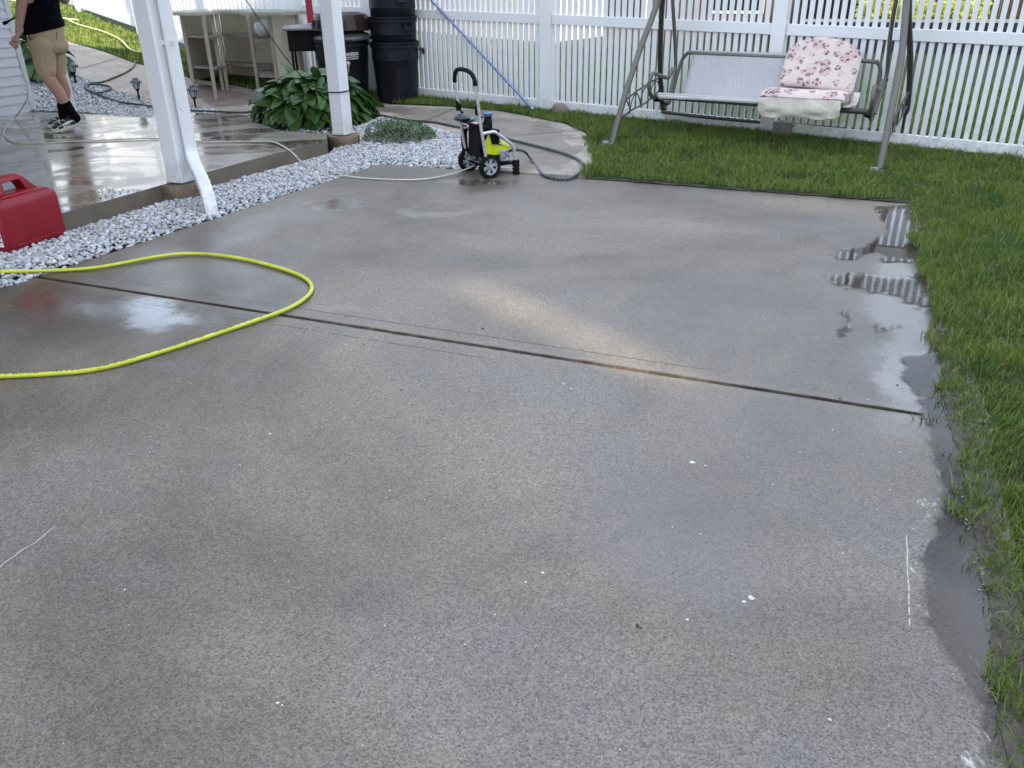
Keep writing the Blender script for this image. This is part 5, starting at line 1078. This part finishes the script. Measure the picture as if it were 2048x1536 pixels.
# black grill cart left of the second post, red board standing behind it
gc = PR(624, 150, 10.6); gc.z = zg(gc.x, gc.y); t = thing('grill_cart', gc, 'black grill cart with a grey side shelf, between the outdoor bar and the white post', 'grill')
zt_ = lambda v: PR(624, v, 10.6).z
q = MB(); q.bbox(Vector((gc.x, gc.y, (zt_(60)+zt_(100))/2)), (.42, .4, zt_(60)-zt_(100)), X=vr, Y=vc, b=.01); q.build('firebox', M_black, t)
q = MB(); q.loft([[Vector((gc.x, gc.y, 0)) + vr*x + vc*y + UZ*z for x, y in ((-.25, -.24), (.25, -.24), (.25, .24), (-.25, .24))] for z in (zt_(60)+.004, zt_(60)+.03)] + [[Vector((gc.x, gc.y, 0)) + vr*x + vc*y + UZ*z for x, y in ((-.24, -.15), (.24, -.15), (.24, .15), (-.24, .15))] for z in (zt_(48),)]); q.build('lid', simple('dusty_cover', (.17, .175, .19), .5, .2), t, bevel=.01)
for sx in (-1, 1):
    for sy in (-1, 1):
        q = MB(); hh = zt_(100)-gc.z; q.box(gc + vr*.18*sx + vc*.16*sy + UZ*(hh/2-.004), (.025, .025, hh), X=vr, Y=vc); q.build('leg', M_black, t)
q = MB(); 
for i in range(5): q.box(gc + vc*(-.14+i*.07) + UZ*.16, (.40, .05, .02), X=vr, Y=vc)
q.build('slatted_shelf', simple('weathered_wood', (.30, .27, .23), .8), t)
rp = PR(622, 47, 10.6); q = MB(); q.bbox(rp+UZ*.40, (.075, .05, .79), X=vr, Y=vc, b=.008); tag(q.build('red_post', simple('red_paint', (.33, .02, .045), .45, .15)), 'narrow red board standing upright on the lid of the grill cart', 'post')

# ------------------------------------------------------------------ outdoor bar
ZT = 1.115; mbar = simple('beige_bar_metal', (.40, .355, .30), .5, .05, 4); mpan = simple('beige_panel', (.72, .65, .54), .65, .08, 3, dirt=(.62, .56, .45)); mgl = simple('pale_bar_top', (.50, .54, .50), .22, .05, 3)
_n = mgl.node_tree; _t = N(_n, 'ShaderNodeBsdfTranslucent', i_Color=(.62, .66, .60, 1)); _m = N(_n, 'ShaderNodeMixShader', i_0=.55); _n.links.new(_n.nodes['Principled BSDF'].outputs[0], _m.inputs[1]); _n.links.new(_t.outputs[0], _m.inputs[2]); _n.links.new(_m.outputs[0], _n.nodes['Material Output'].inputs[0])
def ph_(u, r, z): q = PR(u, 60, r); return Vector((q.x, q.y, z))
bar_ = thing('patio_bar', ph_(460, 11.9, .13), 'beige curved outdoor bar with pale top and open shelves standing on the garden path', 'bar')
topp = [ph_(u, r, ZT) for u, r in [(328, 11.75), (395, 11.15), (450, 12.0), (512, 11.6), (486, 11.05), (565, 10.55), (624, 10.95), (600, 11.3), (560, 11.95), (409, 13.3)]]
q = MB(); q.prism([p + UZ*.002 for p in topp], (0, 0, .010)); q.build('top_glass', mgl, bar_)
q = MB(); n = len(topp)
for i in range(n):
    a, b = topp[i], topp[(i+1) % n]; d_ = (b-a).normalized(); q.box((a+b)/2 - UZ*.012, ((b-a).length, .02, .026), X=d_, Y=UZ.cross(d_))
q.build('top_rim', mbar, bar_)
for i, (ub, vb, ut) in enumerate([(391, 192, 366), (433, 199, 405), (518, 184, 499), (447, 181, 425), (456, 181, 433), (560, 200, 552), (612, 196, 602)]):
    g_ = G(ub, vb); q = MB(); zz = g_.z; q.bbox(Vector((g_.x, g_.y, (zz+ZT)/2-.005)), (.042, .042, ZT-zz-.02), X=vr, Y=vc, b=.004); q.build('leg', mbar, bar_)
L1 = G(391, 192); L2 = G(433, 199); L3 = G(518, 184); L4 = G(560, 200); L5 = G(612, 196); LB = G(447, 181); LC = G(456, 181)
def panel(a, b, z0, z1, nm='back_panel', mat=mpan):
    a = Vector((a.x, a.y, 0)); b = Vector((b.x, b.y, 0)); d_ = (b-a).normalized(); q = MB(); q.box((a+b)/2 + UZ*((z0+z1)/2), ((b-a).length, .016, z1-z0), X=d_, Y=UZ.cross(d_)); q.build(nm, mat, bar_)
b0 = ph_(370, 12.1, 0); b1 = ph_(428, 12.75, 0); b2 = ph_(447, 12.75, 0); b3 = ph_(556, 11.8, 0)
panel(b0, b1, .30, ZT-.03); panel(b2, b3, .30, ZT-.03); panel(L4+vr*.02, L5-vr*.02, .28, ZT-.03, 'end_panel')
for (a, b) in ((b0, b1), (b2, b3)): panel(a-vc*.01, b-vc*.01, .26, .298, 'panel_rail', simple('dark_rail', (.12, .11, .10), .6))
for u_ in (421, 428, 440, 446): c_ = ph_(u_, 12.8, 0); q = MB(); q.box(c_ + UZ*.66, (.028, .028, .86), X=vr, Y=vc); q.build('slat_post', mbar, bar_)
mshf = simple('shelf_grey', (.24, .215, .20), .45, .1)
for zz_, vv in ((.0, 73), (.0, 136)):
    zz = PR(400, vv, 11.6).z
    sp__ = [ph_(374, 12.0, zz), ph_(420, 11.5, zz), ph_(452, 12.1, zz), ph_(512, 11.6, zz), ph_(545, 11.85, zz), ph_(440, 12.65, zz), ph_(375, 12.2, zz)]
    q = MB(); q.prism(sp__, (0, 0, -.025)); q.build('shelf', mshf, bar_)
for vv in (80, 149):
    zz = PR(525, vv, 11.2).z; q = MB(); q.prism([ph_(507, 11.1, zz), ph_(549, 10.95, zz), ph_(556, 11.7, zz), ph_(515, 11.9, zz)], (0, 0, -.025)); q.build('shelf', mshf, bar_)
q = MB(); q.box((L2+L1)/2 + UZ*.18, ((L2-L1).length, .02, .03), X=(L2-L1).normalized(), Y=UZ); q.build('stretcher', mbar, bar_)
bg_ = PR(523, 57, 11.35); q = MB(); q.ball(bg_, (.085, .07, .085), 20, 16)
q.v = [tuple(bg_ + (Vector(v)-bg_)*(1+.28*noise.noise(Vector(v)*11)+.12*noise.noise(Vector(v)*28)) + (vr*.05 + UZ*.02)*max(0, (Vector(v)-bg_).dot(vr)/.08)) for v in q.v]
tag(q.build('plastic_bag', simple('white_bag', (.72, .76, .80), .3, .06, 10), smooth=True), 'crumpled white plastic bag lying on the right shelf of the outdoor bar', 'bag')

# ------------------------------------------------------------------ solar path lamps
def lamp(u, v, h, label):
    g_ = G(u, v, -.01); t = thing('path_lamp', g_, label, 'path lamp', 'black solar lamps in the white gravel'); s_ = h/.30
    q = MB(); q.lathe([(.006, -.04), (.011, .0), (.011, .13*s_), (.014, .135*s_)], g_, 10); q.build('stake', M_black, t, smooth=True)
    q = MB(); q.lathe([(.015, .13*s_), (.026, .15*s_), (.026, .158*s_), (.02, .16*s_)], g_, 16); q.build('socket', M_black, t, smooth=True)
    q = MB(); q.lathe([(.030, .16*s_), (.036, .235*s_)], g_, 16); gm = simple('lamp_glass', (.42, .44, .46), .12, .1); q.build('glass', gm, t, smooth=True)
    for i in range(4):
        a = math.pi/4+i*math.pi/2; q = MB(); d_ = Vector((math.cos(a), math.sin(a), 0)); q.tube([g_+d_*.030+UZ*.155*s_, g_+d_*.047+UZ*.24*s_], .0045, 6); q.build('cage_bar', M_black, t)
    q = MB(); q.lathe([(.055, .235*s_), (.076, .238*s_), (.078, .246*s_), (.05, .268*s_), (.030, .285*s_), (.028, .298*s_), (.001, .30*s_)], g_, 8, capt=False); q.build('cap', simple('lamp_cap', (.05, .055, .065), .3, .2), t)
lamp(392, 218, .275, 'black solar path lamp nearest to the outdoor bar, right of the first post'); lamp(279, 200, .265, 'black solar path lamp half hidden behind the first post'); lamp(152, 166, .27, 'black solar path lamp just right of the person')

# ------------------------------------------------------------------ hostas and the grey-green shrub
mh = MT('hosta_leaf'); ac = N(mh.nt, 'ShaderNodeAttribute', attribute_name='across').outputs['Fac']; tn_ = N(mh.nt, 'ShaderNodeAttribute', attribute_name='tone').outputs['Fac']
c = mh.mix(mh.ramp(tn_, 0, 1, 0, 1, False), (.026, .080, .018), (.085, .175, .040)); c = mh.mix(mh.ramp(tn_, .86, .95), c, (.11, .17, .045)); vein = mh.ramp(mh.math('FRACT', mh.math('MULTIPLY', mh.math('ABSOLUTE', ac), 5.0)), .0, .22, 1, 0)
c = mh.mix(mh.math('MULTIPLY', vein, .28), c, (.012, .035, .010)); c = mh.mix(mh.ramp(mh.math('ABSOLUTE', ac), 0, .07, .45, 0), c, (.12, .18, .07)); mh.set('Base Color', c); mh.set('Roughness', .30); mh.set('Specular IOR Level', .5)
mh.bump(mh.math('SUBTRACT', 1, vein), .5, .006); tl = N(mh.nt, 'ShaderNodeBsdfTranslucent', i_Color=mh.mix(0.0, (.06, .16, .02), (0, 0, 0))); ms = N(mh.nt, 'ShaderNodeMixShader', i_0=.14); mh.nt.links.new(mh.b.outputs[0], ms.inputs[1]); mh.nt.links.new(tl.outputs[0], ms.inputs[2]); mh.nt.links.new(ms.outputs[0], mh.out.inputs[0])
def hosta(c, R, H, n, ls, label, seed, R2=None):
    rr = random.Random(seed); V = []; F = []; AC = []; TN = []; t = thing('hosta', c, label, 'plant', 'broad leaved hostas'); ns, nt_ = 9, 6; c = Vector(c); R2 = R2 or R
    stem = MB()
    for i in range(n):
        f = (i+.5)/n; el = math.asin(min(1, f**.85)) if True else 0; az = i*2.39996 + rr.gauss(0, .25)
        od = Vector((math.cos(az), math.sin(az), 0)); k = math.cos(el)*rr.uniform(.70, 1.0)
        tip_r = k; base_p = c + vr*od.x*R*k*.62 + vc*od.y*R2*k*.62 + UZ*(H*(math.sin(el)*.94+.16)*rr.uniform(.85, 1.04))
        out = (vr*od.x + vc*od.y); L_ = ls*rr.uniform(.72, 1.2); W = L_*rr.uniform(.30, .38)
        pitch = rad(rr.gauss(-2, 16)) + (el-.75)*.75; d = (out*math.cos(pitch) + UZ*math.sin(pitch)).normalized(); s_ = d.cross(UZ).normalized(); nrm = s_.cross(d).normalized(); roll = rr.gauss(0, .35); s2 = s_*math.cos(roll)+nrm*math.sin(roll); n2 = nrm*math.cos(roll)-s_*math.sin(roll)
        cur = rr.uniform(.35, 1.15); fold = rr.uniform(.10, .42); tone = rr.random(); tw = rr.gauss(0, .25); o_ = len(V); wv_ = rr.uniform(0, 6)
        for a in range(ns+1):
            s = a/ns; w_ = W*(math.sin(math.pi*min(1, s**.62))**.75 if s < 1 else 0)*(1 if s > .02 else .15)
            ang = cur*s; px_ = L_*(math.sin(ang)/cur if cur else s); pz = -L_*(1-math.cos(ang))/cur*1.1
            for b in range(-nt_//2, nt_//2+1):
                tt = b/(nt_/2); V.append(base_p + d*px_ + s2*(w_*tt*math.cos(fold)) + n2*(pz + fold*w_*abs(tt)*.8 - .05*L_*tt*tt + .018*L_*math.sin(s*9+wv_+tt*2)*abs(tt)) + s2*tw*L_*s*s*.4); AC.append(tt); TN.append(tone)
        m_ = nt_+1
        for a in range(ns):
            for b in range(nt_): F.append((o_+a*m_+b, o_+a*m_+b+1, o_+(a+1)*m_+b+1, o_+(a+1)*m_+b))
        if i % 2 == 0: stem.tube([c + out*.04*rr.random()+UZ*-.02, c+(base_p-c)*.6+UZ*.05, base_p], .004, 4, cap=False)
    o = npmesh('leaves', np.array([v[:] for v in V]), np.array(F), mh.m, 4, t, smooth=True)
    for nm, arr in (('across', AC), ('tone', TN)): at = o.data.attributes.new(nm, 'FLOAT', 'POINT'); at.data.foreach_set('value', np.array(arr, np.float32))
    stem.build('stems', simple('stem_green', (.05, .11, .03), .5), t); return t
hc = G(632, 243); hh_ = hosta(hc, .92, .43, 560, .205, 'large green hosta mound between the raised patio and the trash cans', 5, .62)
q = MB(); f0 = hc + UZ*.45 + vr*.22 + vc*.2; q.tube(bez([f0, PR(693, 150, 9.3), PR(697, 133, 9.2)], 4), .008, 6); q.lathe([(.008, 0), (.02, .03), (.012, .05)], PR(697, 133, 9.2), 8); q.build('flower_stalk', simple('pale_stalk', (.50, .46, .30), .6), hh_)
hp2 = G(70, 165); hosta(hp2 + vc*.3, .42, .52, 90, .26, 'smaller green hosta growing between the siding corner and the person', 11)
sb = G(800, 285); shr = thing('shrub', sb, 'low grey-green small-leaved shrub spilling over the gravel right of the hosta', 'shrub'); pp = []
rr = random.Random(4)
for _ in range(7000):
    a = rr.random()*2*math.pi; k = rr.random()**.5; x = math.cos(a)*k*.36; y = math.sin(a)*k*.24; top = .21*(1-k*k)**.5*(1+.5*noise.noise(Vector((x*7, y*7, 1))))+.02; z = top*(rr.random()**.45)
    if noise.noise(Vector((x*14, y*14, z*14))) < -.18: continue
    pp.append(sb + vr*x + vc*y + UZ*z)
ml = simple('grey_green_leaf', (.12, .18, .09), .5, .5, 30); leafcloud('leaves', pp, .0105, ml, shr, up=.9, asp=.55)
q = MB(); 
for i in range(22): a = rr.random()*6.28; e = sb + vr*math.cos(a)*.28*rr.random() + vc*math.sin(a)*.18*rr.random() + UZ*.14; q.tube([sb-UZ*.02, sb.lerp(e, .5)+UZ*.03, e], .0035, 4, cap=False)
q.build('twigs', simple('twig', (.10, .075, .05), .8), shr)

# ------------------------------------------------------------------ the person
R0 = 9.45
def pr(u, v, d=0.0): return PR(u, v, R0+d)
vp = Vector((pr(100, 200).x, pr(100, 200).y, 0)).normalized(); vq = Vector((vp.y, -vp.x, 0))
per = thing('person', P(125, 262, .13), 'person in dark t-shirt, tan shorts and black socks holding a spray hose', 'person')
sk = MT('skin'); sk.set('Base Color', sk.mix(sk.noise(9, 4), (.46, .26, .20), (.58, .36, .29))); sk.set('Roughness', .5); sk.set('Subsurface Weight', .08); sk.set('Subsurface Radius', (.02, .008, .004)); M_skin = sk.m
def organic(mb, name, mat, parent, vox=.006, sm=6):
    o = mb.build(name, mat, parent); r = o.modifiers.new('r', 'REMESH'); r.mode = 'VOXEL'; r.voxel_size = vox; r.use_smooth_shade = True; s_ = o.modifiers.new('s', 'SMOOTH'); s_.factor = .5; s_.iterations = sm; return o
def limb(mb, pts, rs_, n=14, sub=4):
    ps = bez(pts, sub); k = len(pts)-1; rr_ = []
    for i in range(len(ps)):
        t = i/sub; j = min(int(t), k-1); f = t-j; f = f*f*(3-2*f); rr_.append(rs_[j]*(1-f)+rs_[j+1]*f)
    mb.tube(ps, rr_, n); mb.ball(ps[0], rr_[0]*.97, 12, 9); mb.ball(ps[-1], rr_[-1]*.97, 12, 9)
B = MB(); fwd = (vp*.62 - vq*.78).normalized(); lat = UZ.cross(fwd).normalized()            # facing away to the left; lat = his left
pel = pr(92, 74, .02); chest = pel + UZ*.36 - vq*.005; neck = chest + UZ*.17; headc = neck + UZ*.19 + fwd*.02
hipL = pr(84, 96, -.06); kneeL = pr(95, 152, -.07); calfL = pr(117, 184, -.05); ankL = pr(146, 229, -.02)
hipR = pr(107, 96, .08); kneeR = pr(118, 150, .07); calfR = pr(130, 184, .10); ankR = pr(127, 233, .16)
limb(B, [hipL, hipL.lerp(kneeL, .5), kneeL, calfL, kneeL.lerp(ankL, .72), ankL], [.088, .075, .060, .056, .044, .038])
limb(B, [hipR, hipR.lerp(kneeR, .5), kneeR, calfR, kneeR.lerp(ankR, .72), ankR], [.088, .072, .056, .053, .042, .036])
limb(B, [pel, pel+UZ*.16, chest, chest+UZ*.10], [.13, .125, .14, .12]); limb(B, [chest+UZ*.1, neck, neck+UZ*.08], [.09, .055, .052])
shL = chest + UZ*.10 - vq*.17 - vp*.03; elL = pr(45, -14, -.08); wrL = pr(37, 66, -.10); fist = pr(31, 82, -.10)
shR = chest + UZ*.10 + vq*.16 + vp*.05; elR = pr(130, -1, .10); wrR = pr(112, -14, .34)
limb(B, [shL, shL.lerp(elL, .5), elL, elL.lerp(wrL, .35), wrL], [.058, .052, .043, .046, .028]); limb(B, [shR, shR.lerp(elR, .5), elR, elR.lerp(wrR, .4), wrR], [.058, .050, .042, .042, .028])
B.ball(headc, (.078, .078, .115), 20, 14, X=lat, Y=fwd); B.ball(headc+fwd*.03-UZ*.06, (.055, .06, .055), 14, 10, X=lat, Y=fwd)
B.ball(headc+fwd*.092-UZ*.015, (.012, .018, .025), 10, 8, X=lat, Y=fwd)
for s_ in (-1, 1): B.ball(headc+lat*.082*s_-UZ*.01, (.010, .02, .032), 10, 8, X=lat, Y=fwd)
# left hand: palm with four curled fingers and thumb closed round the hose
def handm(wr, c, side, ax):
    d = (c-wr).normalized(); f = ax.normalized(); s_ = d.cross(f).normalized()                # d: wrist->knuckles, f: finger curl direction
    B.tube([wr, wr.lerp(c, .45), c], [.026, .031, .036], 12, flat=.62); B.ball(c-d*.01, (.036, .028, .038), 12, 9, X=s_, Y=f, Z=d)
    for i, (o_, L_) in enumerate(((-.030, .9), (-.010, 1.0), (.010, .96), (.029, .78))):
        k = c + s_*o_ + d*.022; p1 = k + d*.026*L_ + f*.008; p2 = p1 + f*.030*L_ - d*.006; p3 = p2 - d*.026*L_ + f*.002
        B.tube(bez([k, p1, p2, p3], 3), [.0105]*3+[.010]*3+[.009]*3+[.0075], 8)
    tb_ = c - s_*.030*side - d*.022; B.tube(bez([tb_, tb_+f*.022-s_*.012*side+d*.008, tb_+f*.042+d*.024, tb_+f*.046+d*.044+s_*.012*side], 3), [.013]*3+[.0115]*4+[.010]*2+[.008], 8)
handm(wrL, fist, 1, (-vq*.3 - vp).normalized()); handm(wrR, pr(101, -11, .36), -1, (-UZ*.5-vq*.2+vp*.2).normalized())
organic(B, 'body', M_skin, per, .0045, 5)
hr_ = MB(); hr_.ball(headc+UZ*.025-fwd*.016, (.086, .088, .112), 20, 14, X=lat, Y=fwd); organic(hr_, 'hair', simple('brown_hair', (.06, .035, .02), .6, .3, 40, bump=.8, bs=60), per, .008, 2)
for s_ in (-1, 1):
    e = MB(); e.ball(headc+lat*.030*s_+fwd*.075+UZ*.012, .011, 10, 8); e.build('eye', simple('eye_white', (.7, .7, .7), .2), per)
mo = MB(); mo.ball(headc+fwd*.088-UZ*.058, (.022, .006, .006), 10, 6, X=lat, Y=fwd); mo.build('mouth', simple('lips', (.35, .12, .11), .5), per)
# t-shirt
T_ = MB(); cloth = simple('navy_black_cotton', (.0025, .003, .009), .85, .4, 6, spec=.12, bump=.6, bs=9, bd=.03)
def ering(c, a, b, tilt=0, n=28, wob=0, s=0): return [c + vq*(a*math.cos(t)) + vp*(b*math.sin(t)) + UZ*(tilt*math.cos(t)) + vq*(wob*noise.noise(Vector((math.cos(t)*2, math.sin(t)*2, s)))) for t in [2*math.pi*i/n for i in range(n)]]
T_.loft([ering(pr(89, 62), .182, .135, .035, wob=.02, s=1), ering(pr(88, 50), .178, .135, .02, wob=.02, s=2), ering(pr(83, 30), .165, .13, 0, wob=.015, s=3), ering(pr(82.5, 5), .152, .125, 0, wob=.012, s=4), ering(pr(84, -25), .155, .125), ering(pr(85, -50), .175, .13), ering(chest+UZ*.08, .18, .125), ering(chest+UZ*.13, .13, .10), ering(neck+UZ*.01, .065, .062)])
for a, b in ((shL, elL), (shR, elR)): limb(T_, [a+(chest+UZ*.1-a)*.25, a, a.lerp(b, .62)], [.075, .072, .066])
organic(T_, 'shirt', cloth, per, .007, 4)
# shorts
S_ = MB(); khaki = simple('khaki_cotton', (.50, .385, .26), .85, .07, 5, bump=.7, bs=7, bd=.035)
S_.loft([ering(pr(92, 56), .150, .12, .0), ering(pr(93, 75), .157, .13), ering(pr(96, 95), .158, .135), ering(pr(98, 106), .13, .11)])
S_.ball(pr(113, 88, .02), (.10, .11, .10), 14, 10); S_.ball(pr(80, 86, -.02), (.105, .11, .12), 14, 10)
limb(S_, [pr(84, 90, -.05), pr(88, 118, -.06), pr(92.5, 142, -.06)], [.118, .100, .088]); limb(S_, [pr(108, 90, .07), pr(113, 118, .08), pr(118.5, 140, .08)], [.108, .084, .068])
organic(S_, 'shorts', khaki, per, .006, 5)
q = MB(); a_ = pr(55, 68, -.14); q.tube(bez([pr(58, 72, -.15), pr(60, 77, -.155), pr(61, 79, -.15)], 3), .008, 6); q.build('pocket_tag', simple('maroon', (.06, .01, .02), .6), per)
q = MB(); q.tube([pr(114, 63, -.13), pr(113, 80, -.14)], .003, 5); q.build('pocket_seam', simple('seam', (.14, .10, .065), .8), per)
# socks and shoes
sock = simple('black_sock', (.004, .004, .005), .9, .3, 20, spec=.1)
for kn, ak, top, foot in ((kneeL, ankL, .70, (pr(159, 243), pr(108, 262))), (kneeR, ankR, .72, (pr(133, 246, .16), pr(99, 253, .16)))):
    q = MB(); limb(q, [kn.lerp(ak, top), kn.lerp(ak, .86), ak, ak + (foot[0]-ak)*.5 ], [.050, .046, .043, .042]); organic(q, 'sock', sock, per, .006, 3)
wht = simple('white_leather', (.70, .70, .67), .45, .05); blk_ = simple('black_leather', (.012, .012, .014), .4, .2); solem = simple('sole_cream', (.62, .60, .53), .6)
def shoe(heel, toe, nrm_hint):
    L_ = .285; ax_ = (toe-heel).normalized(); sd_v = ax_.cross(UZ).normalized(); up = sd_v.cross(ax_).normalized()
    if sd_v.dot(vp) > 0: sd_v = -sd_v
    h0 = toe - ax_*L_
    prof2 = [(0, .030, .062), (.03, .037, .070), (.09, .038, .072), (.15, .040, .055), (.20, .046, .042), (.25, .044, .034), (.278, .028, .024), (L_, .012, .018)]
    so_ = MB(); so_.loft([[h0+ax_*x+sd_v*(w_+.004)*sx+up*z for sx, z in ((-1, 0), (1, 0), (1, .026), (-1, .026))] for x, w_, _ in prof2]); o = so_.build('shoe', solem, per, smooth=True, bevel=.004)
    up_ = MB(); rg = []
    for x, w_, h_ in prof2: rg.append([h0+ax_*x + sd_v*w_*math.cos(a)*(1 if math.sin(a) < .5 else .8) + up*(.024 + h_*max(0, math.sin(a)))*(1) for a in [math.pi*i/10 for i in range(11)]])
    up_.loft(rg); up_.build('upper', wht, o, smooth=True)
    # black overlays: toe guard, heel counter, eyestay, tongue and laces
    def patch(x0, x1, a0, a1, name='overlay', mat=blk_, off=.0025):
        m_ = MB(); nx, na = 6, 5; vs = []
        for i in range(nx+1):
            x = x0+(x1-x0)*i/nx
            j = max(k for k in range(len(prof2)) if prof2[k][0] <= x+1e-9); j = min(j, len(prof2)-2); f = (x-prof2[j][0])/(prof2[j+1][0]-prof2[j][0]); w_ = prof2[j][1]*(1-f)+prof2[j+1][1]*f; h_ = prof2[j][2]*(1-f)+prof2[j+1][2]*f
            for k in range(na+1):
                a = a0+(a1-a0)*k/na; vs.append(h0+ax_*x + sd_v*(w_+off)*math.cos(a)*(1 if math.sin(a) < .5 else .8) + up*(.024+(h_+off)*max(0, math.sin(a))))
        m_.add(vs, [(i*(na+1)+k, (i+1)*(na+1)+k, (i+1)*(na+1)+k+1, i*(na+1)+k+1) for i in range(nx) for k in range(na)]); m_.build(name, mat, o)
    patch(.245, .282, .0, math.pi); patch(.0, .05, .0, math.pi); patch(.09, .25, .7, math.pi-.7); patch(.0, .10, .0, .35); patch(.0, .10, math.pi-.35, math.pi); patch(.19, .245, 0, .55); patch(.05, .10, .6, math.pi-.6); patch(.19, .245, math.pi-.55, math.pi)
    for s3, a_s in ((1, (.30, .62, .30)), (-1, None)):
        m_ = MB(); w2 = .040; f_ = lambda x, z: h0+ax_*x+sd_v*s3*(.0445)+up*z
        m_.prism([f_(.055, .062), f_(.075, .050), f_(.10, .036), f_(.125, .031), f_(.15, .033), f_(.205, .052), f_(.15, .042), f_(.125, .042), f_(.105, .048), f_(.085, .056)], sd_v*s3*.002); m_.build('swoosh', blk_, o)
    for i in range(5):
        m_ = MB(); x = .115+i*.024; hh3 = .024 + .066-.0055*i*1.15; m_.tube([h0+ax_*x+sd_v*.024+up*(hh3-.010), h0+ax_*(x+.004)+up*(hh3+.006), h0+ax_*x-sd_v*.024+up*(hh3-.010)], .004, 5); m_.build('lace', wht if i % 2 else blk_, o)
toeL = P(107, 266, .133); heelL = P(163, 257, .13); heelL.z = .175; shoe(heelL, toeL, 1)
toeR = P(98, 257, .133); heelR = P(150, 248, .13); heelR.z = .16; shoe(heelR, toeR, 1)
# spray wand in the far hand
wd = MB(); tip = pr(6, 48, .34); wd.tube([tip, pr(14, 44, .34)], .016, 10); wd.tube([pr(13, 44.5, .34), pr(100, -4, .36)], .0085, 8); wt = wd.build('spray_wand', M_black, smooth=True); tag(wt, 'black spray wand held in front of the person, its tip pointing left', 'spray wand')
q = MB(); g0 = pr(100, -6, .36); q.tube([g0, g0+(g0-pr(60, 18, .35)).normalized()*.16], .018, 10); q.tube([g0, g0-UZ*.11+vq*.03], .016, 10); q.build('trigger_grip', M_black, wt, smooth=True)
